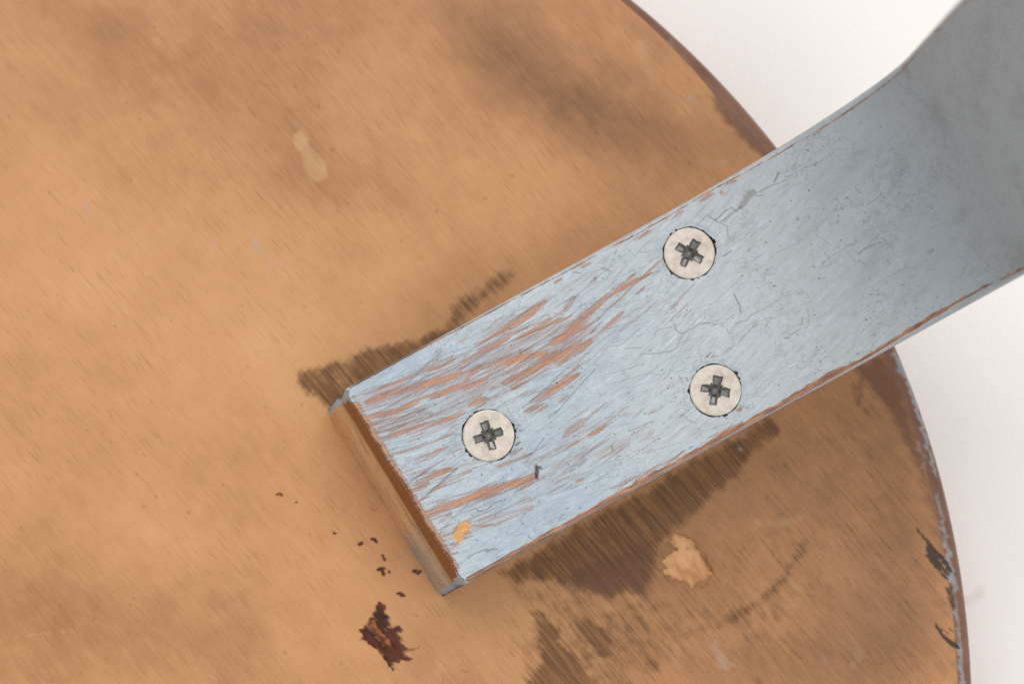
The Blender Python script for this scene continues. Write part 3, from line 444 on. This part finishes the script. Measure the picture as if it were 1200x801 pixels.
wood = N.mix(N.m('MULTIPLY', N.step(strk2, 0.6, 0.75), 0.4), wood, lin(216, 166, 124))
col = N.mix(wm, col, wood)
col = N.mix(N.step(N.m('ADD', N.attr("chip"), N.m('MULTIPLY', N.m('SUBTRACT', mid, 0.5), 1.6)), 0.4, 0.7), col, lin(222, 168, 108))
# grey scuffs
gm = N.m('ADD', N.attr("grey"), N.m('MULTIPLY', N.m('SUBTRACT', N.noise(uv, 1.6, 3.0, 0.65), 0.5), 1.2))
col = N.mix(N.m('MULTIPLY', N.step(gm, 0.3, 0.75), 0.6), col, lin(128, 128, 122))
# worn edges
ed = N.m('ADD', N.attr("edge"), N.m('MULTIPLY', N.m('SUBTRACT', N.noise(N.mapping(uv, (0.22, 1.2, 1)), 1.0, 5.0, 0.68), 0.5), 1.7))
edm = N.step(ed, 0.45, 0.6)
ecol = N.mix(N.step(N.noise(N.mapping(uv, (0.25, 2.4, 1), 0, (3, 8, 0)), 1.0, 3.0, 0.6), 0.38, 0.62), lin(128, 98, 86), lin(188, 138, 104))
col = N.mix(edm, col, ecol)
lite = N.step(N.m('ADD', N.attr("edgelight"), N.m('MULTIPLY', N.m('SUBTRACT', N.noise(N.mapping(uv, (0.3, 1.2, 1)), 1.0, 3.0), 0.5), 0.6)), 0.5, 0.7)
col = N.mix(N.m('MULTIPLY', lite, 0.85), col, lin(226, 176, 136))
col = N.mix(N.m('MULTIPLY', N.step(N.attr("edgedark"), 0.3, 0.8), 0.85), col, lin(92, 80, 82))
# hairline cracks, scratches, pin holes
zone = N.step(su, 105.0, 40.0)
cmask = N.step(N.noise(uv, 0.09, 2.0, 0.5), 0.46, 0.60)
hc = N.m('MULTIPLY', N.hair(uv, 0.22, 0.0045, 4.0, 0.6, 0.6), cmask)
cmask2 = N.step(N.noise(N.mapping(uv, (1, 1, 1), 0, (30, 20, 0)), 0.11, 2.0), 0.48, 0.62)
hc2 = N.m('MULTIPLY', N.hair(N.mapping(uv, (0.5, 1.3, 1), math.radians(-8), (40, 11, 0)), 0.38, 0.006, 4.0, 0.6, 0.3), cmask2)
sc1 = N.step(N.noise(N.mapping(uv, (0.055, 7.5, 1), math.radians(9), (2, 2, 0)), 1.0, 0.0), 0.735, 0.79)
sc2 = N.step(N.noise(N.mapping(uv, (0.07, 8.0, 1), math.radians(-13), (9, 9, 0)), 1.0, 0.0), 0.74, 0.80)
scr = N.m('MULTIPLY', N.m('MAXIMUM', sc1, sc2), zone)
pin = N.step(N.noise(uv, 1.5, 0.0), 0.80, 0.85)
ck = N.m('MAXIMUM', N.m('MULTIPLY', hc, 0.42), N.m('MULTIPLY', hc2, 0.4))
ck = N.m('MAXIMUM', ck, N.m('MULTIPLY', scr, 0.45))
ck = N.m('MAXIMUM', ck, N.m('MULTIPLY', pin, 0.75))
ck = N.m('MAXIMUM', ck, N.m('MULTIPLY', crack_a, 0.85))
col = N.mix(N.m('MULTIPLY', ck, 0.78), col, lin(84, 80, 80))
gap = N.step(N.attr("gap"), 0.3, 0.7)
col = N.mix(N.step(N.m('ADD', N.attr('knot'), N.m('MULTIPLY', N.m('SUBTRACT', N.noise(uv, 1.4, 3.0, 0.65), 0.5), 2.2)), 0.4, 0.75), col, N.mix(mid, lin(62, 46, 42), lin(104, 78, 66)))
col = N.mix(gap, col, lin(48, 44, 42))
# end grain of the cut end: darker brown above, paler bare wood below, smeared paint near the corners
en = N.noise(N.mapping(uv, (0.8, 0.12, 1), 0, (1, 1, 0)), 1.0, 3.0, 0.6)
ecolr = N.mix(N.step(N.m('ADD', N.attr("depth"), N.m('MULTIPLY', N.m('SUBTRACT', en, 0.5), 0.16)), 0.40, 0.50), lin(156, 102, 56), lin(228, 180, 132))
ecolr = N.mix(N.m('MULTIPLY', N.step(en, 0.5, 0.72), 0.4), ecolr, lin(118, 74, 40))
es = N.m('ADD', N.attr("endpaint"), N.m('MULTIPLY', N.m('SUBTRACT', en, 0.5), 0.9))
ecolr = N.mix(N.m('MULTIPLY', N.step(es, 0.36, 0.72), 0.85), ecolr, lin(158, 166, 169))
col = N.mix(N.step(N.m('ADD', N.attr("endface"), N.m('MULTIPLY', N.m('SUBTRACT', grn, 0.5), 0.5)), 0.4, 0.6), col, ecolr)
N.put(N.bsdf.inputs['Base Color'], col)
N.put(N.bsdf.inputs['Roughness'], N.m('MULTIPLY_ADD', mid, 0.2, 0.42))
N.bsdf.inputs['Specular IOR Level'].default_value = 0.3
hgt = N.m('SUBTRACT', N.m('MULTIPLY', strk, 0.5), N.m('MULTIPLY', wm, 0.8))
hgt = N.m('ADD', hgt, N.m('MULTIPLY', mid, 0.5))
hgt = N.m('ADD', hgt, N.m('MULTIPLY', grn, 0.22))
hgt = N.m('SUBTRACT', hgt, N.m('MULTIPLY', ck, 0.55))
hgt = N.m('ADD', hgt, N.m('MULTIPLY', N.attr("step"), 0.8))
N.put(N.bsdf.inputs['Normal'], N.bump(hgt, 0.00022, 0.7))
M_PAINT = N.mat

# --- screw metal
N = Nodes("nickel_screw_head")
co = N.coord()
n1 = N.noise(co, 2600.0, 3.0, 0.6)
n2 = N.noise(co, 500.0, 3.0, 0.6)
col = N.mix(N.step(n2, 0.35, 0.7), lin(197, 190, 180), lin(178, 168, 154))
col = N.mix(N.m('MULTIPLY', N.step(n1, 0.62, 0.74), 0.5), col, lin(168, 154, 136))
N.put(N.bsdf.inputs['Base Color'], col)
N.bsdf.inputs['Metallic'].default_value = 0.55
N.put(N.bsdf.inputs['Roughness'], N.m('MULTIPLY_ADD', n2, 0.2, 0.4))
N.put(N.bsdf.inputs['Normal'], N.bump(n1, 0.00004, 0.5))
M_HEAD = N.mat
N = Nodes("grey_screw_recess")  # recess metal, greyer and darker than the head
co = N.coord()
n1 = N.noise(co, 1500.0, 3.0, 0.6)
N.put(N.bsdf.inputs['Base Color'], N.mix(n1, lin(96, 96, 92), lin(170, 170, 166)))
N.bsdf.inputs['Metallic'].default_value = 0.5
N.bsdf.inputs['Roughness'].default_value = 0.28
M_RECESS = N.mat

# ------------------------------------------------------------------ table surface
t_n = 61
gx = np.linspace(-2.2, 2.2, t_n)
X, Y = np.meshgrid(gx, gx, indexing='ij')
Z = np.zeros_like(X)
table = mesh_object("table_surface", np.stack([X, Y, Z], -1).reshape(-1, 3), grid_faces(t_n, t_n)[:, ::-1], [M_PAPER])
table["kind"] = "structure"
table["label"] = "plain white paper surface under the upturned stool"

# ------------------------------------------------------------------ the stool
stool = bpy.data.objects.new("stool", None)
stool.empty_display_size = 0.05
scene.collection.objects.link(stool)
stool["label"] = "upturned wooden stool with stained round seat and chipped light blue leg"
stool["category"] = "stool"


# --- round seat: dense where the surface carries its stains
def build_seat():
    R = 175.0
    # angles: dense over the side that faces the leg
    a_d = np.radians(np.arange(-50, 112, 0.2))
    a_c = np.radians(np.arange(112, 310, 3.0))
    ang = np.concatenate([a_d, a_c])
    rs = np.concatenate([np.arange(0.6, 172.4, 0.62), [172.4]])
    prof = [(r, SEAT_T) for r in rs]
    for k in range(1, 9):                                   # rounded upper edge
        a = k / 8 * math.pi / 2
        prof.append((172.4 + 2.6 * math.sin(a), SEAT_T - 3.2 + 3.2 * math.cos(a)))
    prof += [(R, z) for z in (26, 20, 14, 8, 4)]
    for k in range(1, 5):
        a = k / 4 * math.pi / 2
        prof.append((R - 3.0 + 3.0 * math.cos(a), 3.5 - 3.1 * math.sin(a)))
    prof += [(120.0, 0.4), (60.0, 0.4), (0.6, 0.4)]
    pr = np.array(prof)
    x = pr[:, 0][:, None] * np.cos(ang)[None]
    y = pr[:, 0][:, None] * np.sin(ang)[None]
    z = np.repeat(pr[:, 1][:, None], len(ang), 1)
    rr = np.repeat(pr[:, 0][:, None], len(ang), 1)
    xf, yf, zf = x.ravel(), y.ravel(), z.ravel()
    top = (zf > SEAT_T - 4)
    A = {}

    def field():
        return np.zeros(len(xf))
    # slightly wobbly coordinates so that drawn outlines are never clean
    wx = xf + 0.35 * np.sin(yf * 1.9) * np.cos(xf * 0.7) + 0.2 * np.sin(yf * 4.3 + xf * 2.1)
    wy = yf + 0.35 * np.cos(xf * 1.7) * np.sin(yf * 0.9) + 0.2 * np.cos(xf * 4.1 - yf * 2.3)
    A["stain"] = draw_polys(field(), wx, wy, [(p, 1.12 * s, 1.25 * e) for p, s, e in SEAT_STAIN_P])
    A["deep"] = draw_polys(field(), wx, wy, SEAT_DEEP_P)
    A["burn"] = draw_strokes(draw_polys(field(), wx, wy, [(p, 0.86 * s, 1.5 * e) for p, s, e in SEAT_BURN_P]), wx, wy, SEAT_BURN_S, 0.1)
    A["burnlight"] = draw_strokes(field(), wx, wy, SEAT_BURNL_S)
    A["pale"] = draw_strokes(draw_polys(field(), xf, yf, SEAT_PALE_P), xf, yf, SEAT_PALE_S)
    A["tear"] = draw_polys(field(), wx, wy, SEAT_TEAR_P)
    A["lilac"] = draw_strokes(field(), wx, wy, SEAT_LILAC_S)
    A["blue"] = draw_strokes(draw_strokes(field(), wx, wy, SEAT_BLUE_S), wx, wy, SEAT_RIMB_S)
    A["black"] = draw_strokes(field(), xf, yf, [(p, 1.0 * a, 1.0 * b, s) for p, a, b, s in SEAT_BLACK_S], 0.05)
    A["red"] = draw_strokes(field(), xf, yf, SEAT_RED_S)
    A["spot"] = draw_strokes(draw_strokes(field(), xf, yf, SEAT_SPOT_S), xf, yf, SEAT_TEARSH)
    tone = field()  # wood tone patches; the lower-left one also paints in light falloff
    for cx, cy, a, b, an, s in SEAT_TONE:
        ca, sa = math.cos(math.radians(an)), math.sin(math.radians(an))
        dx, dy = xf - cx, yf - cy
        u = dx * ca + dy * sa
        v = -dx * sa + dy * ca
        tone += s * np.exp(-0.5 * ((u / (a * 0.75)) ** 2 + (v / (b * 0.75)) ** 2))
    A["tone"] = tone
    rf = rr.ravel()
    deg = np.degrees(np.arctan2(yf, xf))
    r_in = np.interp(deg, [-20, 0, 18, 26, 32, 40, 46, 55], [170.9, 171.1, 171.5, 171.2, 171.0, 170.8, 171.8, 172.8])
    A["rim"] = np.maximum(smooth(r_in, r_in + 1.3, rf), (zf < SEAT_T - 1.5) * 1.0)
    # real relief: the torn veneer is a shallow pit with a raised lip, scrapes are cut in
    tear = A["tear"]
    lift = -0.6 * smooth(0.35, 0.8, tear) + 0.4 * np.exp(-((tear - 0.2) / 0.12) ** 2) * (tear > 0.02)
    lift = lift - 0.25 * smooth(0.3, 0.9, A["black"]) * (zf > SEAT_T - 1) + 0.12 * A["burn"]
    zf = zf + np.where(top, lift, 0)
    # close both poles
    nr, nc = z.shape
    V = np.stack([xf, yf, zf], -1) * MM
    F = grid_faces(nr, nc, True)
    hub_t, hub_b = len(V), len(V) + 1
    V = np.vstack([V, [[0, 0, SEAT_T * MM], [0, 0, 0.4 * MM]]])
    j = np.arange(nc)
    jn = (j + 1) % nc
    cap_t = np.stack([np.full(nc, hub_t), jn, j, j], -1)
    ob_faces = [F[:, ::-1]]
    # triangles written as separate list
    for k_ in A:
        A[k_] = np.append(A[k_], [A[k_][0], 0.0])
    T1 = np.stack([np.full(nc, hub_t), j, jn], -1)
    T2 = np.stack([np.full(nc, hub_b), (nr - 1) * nc + jn, (nr - 1) * nc + j], -1)
    Q = F[:, ::-1]
    tri = np.vstack([Q[:, [0, 1, 2]], Q[:, [0, 2, 3]], T1, T2])
    return mesh_object("seat", V, tri, [M_SEAT], stool, A)


seat = build_seat()


# --- bent leg: one swept body with a fine upper face
def leg_point(s, t, dn):
    """s along the leg, t across it, dn depth below the inner face (all mm)"""
    L = LEG_RB * math.pi / 2
    ph = np.clip((s - LEG_S0) / LEG_RB, 0, math.pi / 2)
    beyond = np.maximum(0, s - LEG_S0 - L)
    x = np.where(s < LEG_S0, s, LEG_S0 + (LEG_RB + dn) * np.sin(ph))
    h = np.where(s < LEG_S0, -dn, LEG_RB - (LEG_RB + dn) * np.cos(ph)) + beyond
    X = LEG_ORG[0] + LEG_DIR[0] * x + LEG_PER[0] * t
    Y = LEG_ORG[1] + LEG_DIR[1] * x + LEG_PER[1] * t
    return X, Y, ZF + h


SCREW_R = 4.72


def hole_radius(th, k):
    return SCREW_R + 0.10 + 0.06 * np.sin(th * 2 + k * 1.7) + 0.06 * np.sin(th * 5 + k) + 0.05 * np.sin(th * 13 + 2 * k)


_jt = np.arange(-2, 46, 0.3)
_jr = np.random.default_rng(3)
_jv = 0.10 * _jr.normal(size=len(_jt)) + 0.14 * np.interp(_jt, np.arange(-2, 47, 2.0), _jr.normal(size=25)) + 0.2 * np.interp(_jt, np.arange(-2, 53, 6.0), _jr.normal(size=10))


def end_jag(t):
    return np.interp(t, _jt, _jv)


def build_leg():
    # rows along the leg
    s_f = np.concatenate([np.arange(0.7, 92, 0.16), np.arange(92, 128, 0.24), np.arange(128, 152, 0.6), np.arange(152, 430, 6.0), [430.0]])
    # cross-section, walked from the bottom of the upper side, over the face, down the lower side and back
    r1 = 1.3
    t_face = np.arange(r1, LEG_W - r1 + 0.01, 0.155)
    sec = []                                                # (t, depth)
    for dz in (24.0, 16.0, 9.0, 4.0):
        sec.append((0.0, min(dz, LEG_T)))
    nb = 10
    for k in range(nb):
        a = k / nb * math.pi / 2
        sec.append((r1 - r1 * math.cos(a), r1 - r1 * math.sin(a)))
    face0 = len(sec)
    sec += [(t, 0.0) for t in t_face]
    face1 = len(sec)
    for k in range(1, nb + 1):
        a = k / nb * math.pi / 2
        sec.append((LEG_W - r1 + r1 * math.sin(a), r1 - r1 * math.cos(a)))
    for dz in (2.2, 3.5, 6.0, 9.0, 13.0, 18.0, 24.0):
        sec.append((LEG_W, dz))
    for t in np.linspace(LEG_W - 6, 6, 4):
        sec.append((t, LEG_T))
    sec = np.array(sec)
    nc = len(sec)
    S, Tt = np.meshgrid(s_f, sec[:, 0], indexing='ij')
    Dn = np.repeat(sec[:, 1][None], len(s_f), 0)
    skew = (Tt - LEG_W / 2) * 0.048
    # the sawn end: rows that run down the end face (offset outwards with depth)
    e_prof = [(0.25, 0.10, 0.9), (0.02, 0.3, 0.96), (-0.15, 0.7, 1), (-0.35, 1.6, 1), (-0.50, 4.0, 1), (-0.80, 7.0, 1), (-1.12, 10.0, 1), (-1.40, 11.6, 1),
              (-2.4, 12.8, 1), (-3.3, 17.0, 1), (-4.0, 21.0, 1), (-4.4, 24.0, 1)]
    # body rows: blend the skew out along the leg
    blend = np.clip(1 - (S - 0.7) / 25.0, 0, 1)
    lip = 0.0
    Sb = S + skew * blend
    jag = end_jag(Tt)
    Sb = Sb + jag * np.clip(1 - (S - 0.7) / 1.6, 0, 1)
    # lower parts of the body at the end lean outwards with the end face
    out = np.interp(Dn, [e[1] for e in e_prof], [e[0] for e in e_prof])
    Sb = Sb + np.where(Dn > 0.05, out, 0) * np.clip(1 - (S - 0.7) / 12.0, 0, 1)
    # rounded corners of the sawn end seen from above
    cd = np.minimum(Tt, LEG_W - Tt)
    Sb = Sb + 1.1 * np.clip(1 - cd / 2.2, 0, 1) ** 2 * np.clip(1 - (S - 0.7) / 3.0, 0, 1) * (Dn < 5)
    sv, tv, dv = Sb.ravel().copy(), Tt.ravel().copy(), Dn.ravel().copy()
    nrow = len(s_f)

    # screw holes: snap nearby vertices to the rim, sink the inside
    gap = np.zeros(len(sv))
    sink = np.zeros(len(sv))
    on_face = dv < 0.001
    for k, (ss, st_, an) in enumerate(SCREWS):
        d = np.hypot(sv - ss, tv - st_)
        th = np.arctan2(tv - st_, sv - ss)
        hr = hole_radius(th, k)
        near = on_face & (np.abs(d - hr) < 0.085)
        sv[near] = ss + hr[near] * np.cos(th[near])
        tv[near] = st_ + hr[near] * np.sin(th[near])
        inside = on_face & (d < hr - 0.05)
        sink[inside] = 1.3
        gap[on_face & (d < hr + 0.02)] = 1.0
        # paint swirls around the head
        ring = on_face & (d < 8)
        sink[ring & ~inside] += 0.14 * np.exp(-((d[ring & ~inside] - hr[ring & ~inside]) / 0.5) ** 2)
        sink[ring & ~inside] -= 0.05 * np.exp(-((d[ring & ~inside] - hr[ring & ~inside] - 1.1) / 0.35) ** 2)
        chips = on_face & (d > hr) & (d < hr + 0.34) & (np.sin(th * 3 + 1.3 * k) + np.sin(th * 7 + k) + 0.8 * np.sin(th * 23) > 1.35)
        gap[chips] = 0.75
    # drawn wear on the face
    f_wear = draw_strokes(np.zeros(len(sv)), sv, tv, LEG_WEAR, 0.08, True) * (dv < 1.5)
    f_thin = draw_strokes(np.zeros(len(sv)), sv, tv, LEG_THIN) * (dv < 1.5)
    f_grey = draw_strokes(np.zeros(len(sv)), sv, tv, LEG_GREY) * (dv < 1.5)
    f_chip = draw_strokes(np.zeros(len(sv)), sv, tv, LEG_CHIP) * (dv < 1.5)
    f_knot = draw_strokes(np.zeros(len(sv)), sv, tv, LEG_KNOT) * (dv < 1.5)
    scr = [(p, max(a, .085), max(b, .075), s) for p, a, b, s in LEG_CRACK]
    for _ in range(330):                                    # sanding scratches around the rubbed end
        a0 = rng.uniform(0, 62)
        b0 = rng.uniform(2, LEG_W - 2)
        if rng.uniform() > math.exp(-((b0 - 16 + a0 * 0.05) / 15) ** 2):
            continue
        ang = math.atan(0.20 - 0.008 * min(a0 + 3, 62)) + math.radians(rng.choice([rng.normal(0, 3), rng.normal(-9, 5), rng.normal(0, 6)]))
        ln = rng.exponential(5.0) + 1.0
        mx = rng.uniform(-.15, .15)
        p0 = (a0, b0)
        p1 = (a0 + ln * .5 * math.cos(ang), b0 + ln * .5 * math.sin(ang) + mx)
        p2 = (a0 + ln * math.cos(ang), b0 + ln * math.sin(ang))
        scr.append(([p0, p1, p2], rng.uniform(.055, .085), .05, rng.uniform(.12, .6)))
    f_crack = draw_strokes(np.zeros(len(sv)), sv, tv, scr) * (dv < 1.5)
    # small sanded dashes of bare wood
    dash = []
    for _ in range(230):
        a0, b0 = rng.uniform(2, 66), rng.uniform(2, LEG_W - 6)
        if rng.uniform() > 0.9 * math.exp(-((b0 - 14 + a0 * 0.02) / 13) ** 2) * math.exp(-((a0 - 25) / 34) ** 2):
            continue
        ang = math.atan(0.20 - 0.008 * min(a0 + 2, 62)) + math.radians(rng.normal(0, 4))
        ln = rng.exponential(3.2) + .6
        dash.append(([(a0, b0), (a0 + ln * math.cos(ang), b0 + ln * math.sin(ang))], rng.uniform(.12, .4), .1, rng.uniform(.35, .62)))
    f_wear = np.maximum(f_wear, draw_strokes(np.zeros(len(sv)), sv, tv, dash, 0.0, True) * (dv < 1.5))
    f_step = np.zeros(len(sv))
    P = np.array(LEG_STEP)
    srt = P[np.argsort(P[:, 1])]
    sedge = np.interp(tv, srt[:, 1], srt[:, 0])
    inband = (tv > srt[0, 1]) & (tv < srt[-1, 1]) & (dv < .5)
    f_step = np.where(inband, smooth(0.25, -0.25, sv - sedge) * smooth(-14, -2, sv - sedge), 0)

    # edges: rubbed through along both long corners and the end
    wob = 0.25 * np.sin(sv * .31) + .2 * np.sin(sv * .83 + 2) + .15 * np.sin(sv * 2.1)
    low = LEG_W - tv
    lo_w = np.interp(sv, [0, 12, 25, 60, 78, 84, 92, 104, 118, 150], [.9, 1.0, 1.1, 1.2, 1.5, 1.0, 1.3, 1.8, 1.5, 1.0])
    lo_in = np.interp(sv, [0, 10, 60, 76, 84, 92, 100, 110, 118, 150], [.1, .2, .3, .32, .38, .65, .95, 1.25, 1.1, .3])
    e_low = smooth(lo_w + .35, lo_w - .25, low + .3 * wob) * smooth(lo_in - .15, lo_in + .15, low) * (dv < 1.15)
    e_low = e_low * np.interp(sv, [0, .6, 1.5, 108, 122, 140, 150], [.4, .6, 1, 1, .72, .6, .5])
    up = tv
    up_c = np.interp(sv, [0, 8, 15, 30, 60, 75, 84, 100, 125, 150], [.25, .3, .3, .5, .9, .6, .9, 1.35, 1.25, 1.0])
    e_up = np.exp(-((up - up_c - .12 * wob) / .17) ** 2) * .8 * (dv < 1.3)
    e_up = np.maximum(e_up, (up < .05) * .45 * (dv < 2))
    f_edge = np.maximum(e_low * .95, e_up)
    f_light = np.exp(-((low - .60 + .06 * wob) / .12) ** 2) * np.interp(sv, [8, 16, 62, 72], [0, .95, .9, 0]) * (dv < 1.3)
    f_dark = np.maximum(np.exp(-((up - .22) / .25) ** 2) * np.interp(sv, [0, 2, 14, 26], [.2, .9, .8, 0]) * (dv < 1.3),
                        np.exp(-((low - .9) / .2) ** 2) * np.interp(sv, [0, 1, 9, 14], [.3, .9, .8, 0]) * (dv < 1.0))
    f_dark = np.maximum(f_dark, smooth(.34, .12, low) * .62 * (dv < 3) * np.interp(sv, [0, 5, 70, 85], [.6, 1, 1, 0.3]))
    f_wear = np.maximum(f_wear, 1.15 * smooth(1.7, .8, sv - (tv - LEG_W / 2) * .048) * smooth(2.0, 4.0, np.minimum(tv, LEG_W - tv)) * (dv < .6))
    X, Y, Z = leg_point(sv, tv, dv + sink)
    V = np.stack([X, Y, Z], -1)
    A = {"wear": f_wear, "thin": f_thin, "crack": f_crack, "grey": f_grey, "chip": f_chip, "gap": gap, "knot": f_knot, "edge": f_edge,
         "edgelight": f_light, "edgedark": f_dark, "step": f_step, "endface": np.zeros(len(sv)), "depth": np.zeros(len(sv)), "endpaint": np.zeros(len(sv)),
         "st": np.stack([sv, tv + dv, np.zeros(len(sv))], -1)}
    F = grid_faces(nrow, nc, True)

    # end face: own rows from the first body row's face edge downwards
    cols = np.concatenate([np.arange(face0 - nb, face1 + nb + 1)])
    t_e = sec[cols, 0]
    d_e = sec[cols, 1]
    rows = []
    EA = {k: [] for k in A}
    for so, dz, inn in e_prof:
        dd = np.maximum(dz, d_e)
        oo = np.interp(dd, [e[1] for e in e_prof], [e[0] for e in e_prof])
        cdist = np.minimum(t_e, LEG_W - t_e)
        round_ = 0.9 * np.clip(1 - cdist / 2.0, 0, 1) ** 2
        se = oo + (t_e - LEG_W / 2) * .048 + round_ + end_jag(t_e) * math.exp(-dz)
        # the upper third is slightly hollow between two painted lips at the corners
        hollow = smooth(1.5, 4.5, cdist) * (0.30 * math.exp(-((dz - 4.5) / 3.5) ** 2))
        x, y, z = leg_point(se + hollow, t_e, dd)
        rows.append(np.stack([x, y, z], -1))
        for k in A:
            EA[k].append(np.zeros((len(t_e), 3)) if k == "st" else np.zeros(len(t_e)))
        EA["st"][-1][:, 0] = -dd
        EA["st"][-1][:, 1] = t_e
        EA["endface"][-1][:] = smooth(.12, .55, np.full(len(t_e), dz)) * smooth(.5, 2.2, cdist - .6 * (dz < 9))
        EA["depth"][-1][:] = dz / 24.0
        EA["wear"][-1][:] = 1.3 * smooth(1.2, .5, np.full(len(t_e), dz)) * smooth(2.0, 3.5, cdist)
        low_e = smooth(17, 33, t_e) * smooth(8, 14, np.full(len(t_e), dz)) * .62
        corner = smooth(1.7, .4, cdist)
        EA["endpaint"][-1][:] = np.maximum(low_e, corner)
    E = np.concatenate(rows)
    base = len(V)
    ne = len(cols)
    FE = grid_faces(len(rows), ne) + base
    # stitch first end row to the body's first row
    j = np.arange(ne - 1)
    FS = np.stack([cols[j], cols[j + 1], base + j + 1, base + j], -1)
    V = np.concatenate([V, E])
    for k in A:
        A[k] = np.concatenate([A[k]] + EA[k])
    # far end cap (the foot, out of the picture)
    last = (nrow - 1) * nc
    allf = np.vstack([F, FS[:, ::-1], FE])
    cap_c = len(V)
    V = np.vstack([V, V[last:last + nc].mean(0)])
    for k in A:
        A[k] = np.concatenate([A[k], A[k][last:last + 1]])
    jj = np.arange(nc)
    cap = np.stack([np.full(nc, cap_c), last + (jj + 1) % nc, last + jj], -1)
    tri = np.vstack([allf[:, [0, 1, 2]], allf[:, [0, 2, 3]], cap])
    return mesh_object("leg", V * MM, tri, [M_PAINT], stool, A)


leg = build_leg()


# --- countersunk screws with a cross recess
def build_screw(k):
    R = SCREW_R
    nang = 160
    rad = np.concatenate([[0.05], np.arange(0.12, 3.3, 0.075), np.arange(3.4, 4.4, .25), [4.45, 4.58, 4.67, R, R, R * .92, R * .6, 2.4, 2.4]])
    zz = np.zeros(len(rad))
    nflat = len(rad) - 9
    zz[nflat:] = [0, -.012, -.05, -.11, -.45, -.75, -2.0, -2.9, -8.0]
    th = np.linspace(0, 2 * math.pi, nang, endpoint=False)
    RR, TH = np.meshgrid(rad, th, indexing='ij')
    ZZ = np.repeat(zz[:, None], nang, 1)
    x, y = RR * np.cos(TH), RR * np.sin(TH)
    hw = 0.76
    ln = 2.68
    wob = 0.05 * np.sin(TH * 9 + k) + .04 * np.sin(TH * 17 + 2 * k)
    b1 = np.maximum(np.abs(x) - ln, np.abs(y) - hw - .03 * x)
    b2 = np.maximum(np.abs(y) - ln, np.abs(x) - hw + .02 * y)
    sdf = np.minimum(np.minimum(b1, b2), RR - 1.3) + wob
    # little Pozidriv ticks at 45 degrees
    u, v = (x + y) / math.sqrt(2), (x - y) / math.sqrt(2)
    tick = np.minimum(np.maximum(np.abs(u) - 1.55, np.abs(v) - .16), np.maximum(np.abs(v) - 1.55, np.abs(u) - .16))
    sdf = np.minimum(sdf, tick)
    floor = np.where(RR < 1.15, 1.45 - .55 * np.exp(-(RR / .5) ** 2), 0.5 + .6 * np.clip((ln - RR) / (ln - 1.15), 0, 1))
    dep = np.minimum(np.clip(-sdf, 0, None) * 2.2 + .02 * (sdf < 0), floor)
    face = RR < 3.3
    ZZ = np.where(face & (sdf < 0), -dep, ZZ)
    burr = np.where(face & (sdf >= 0) & (sdf < .16), .035, 0)
    ZZ = ZZ + burr
    V = np.stack([x, y, ZZ], -1).reshape(-1, 3) * MM
    F = grid_faces(len(rad), nang, True)[:, ::-1]
    sd = np.where(face, sdf, 9).ravel()
    inside = (sd[F] < 0).sum(1) >= 3
    tri_i = []
    hub = len(V)
    V = np.vstack([V, [[0, 0, -0.9 * MM]]])
    j = np.arange(nang)
    T1 = np.stack([np.full(nang, hub), j, (j + 1) % nang], -1)
    tri_in = np.vstack([F[inside][:, [0, 1, 2]], F[inside][:, [0, 2, 3]], T1])
    tri_out = np.vstack([F[~inside][:, [0, 1, 2]], F[~inside][:, [0, 2, 3]]])

    def compact(tri):
        used, inv = np.unique(tri, return_inverse=True)
        return V[used], inv.reshape(-1, 3)
    return compact(tri_out), compact(tri_in)


for k, (ss, tt, an) in enumerate(SCREWS):
    (v1, f1), (v2, f2) = build_screw(k)
    screw = mesh_object("screw", v1, f1, [M_HEAD], stool)
    rec = mesh_object("cross_recess", v2, f2, [M_RECESS], screw)
    for ob_ in (screw, rec):
        ob_.data.set_sharp_from_angle(angle=math.radians(35))
    X, Y, Z = leg_point(np.array([ss]), np.array([tt]), np.array([-0.02]))
    screw.location = (X[0] * MM, Y[0] * MM, Z[0] * MM)
    screw.rotation_euler = (math.radians((0.0, 0.8, -0.6)[k]), math.radians((0.4, -0.5, 0.7)[k]), math.radians(an))
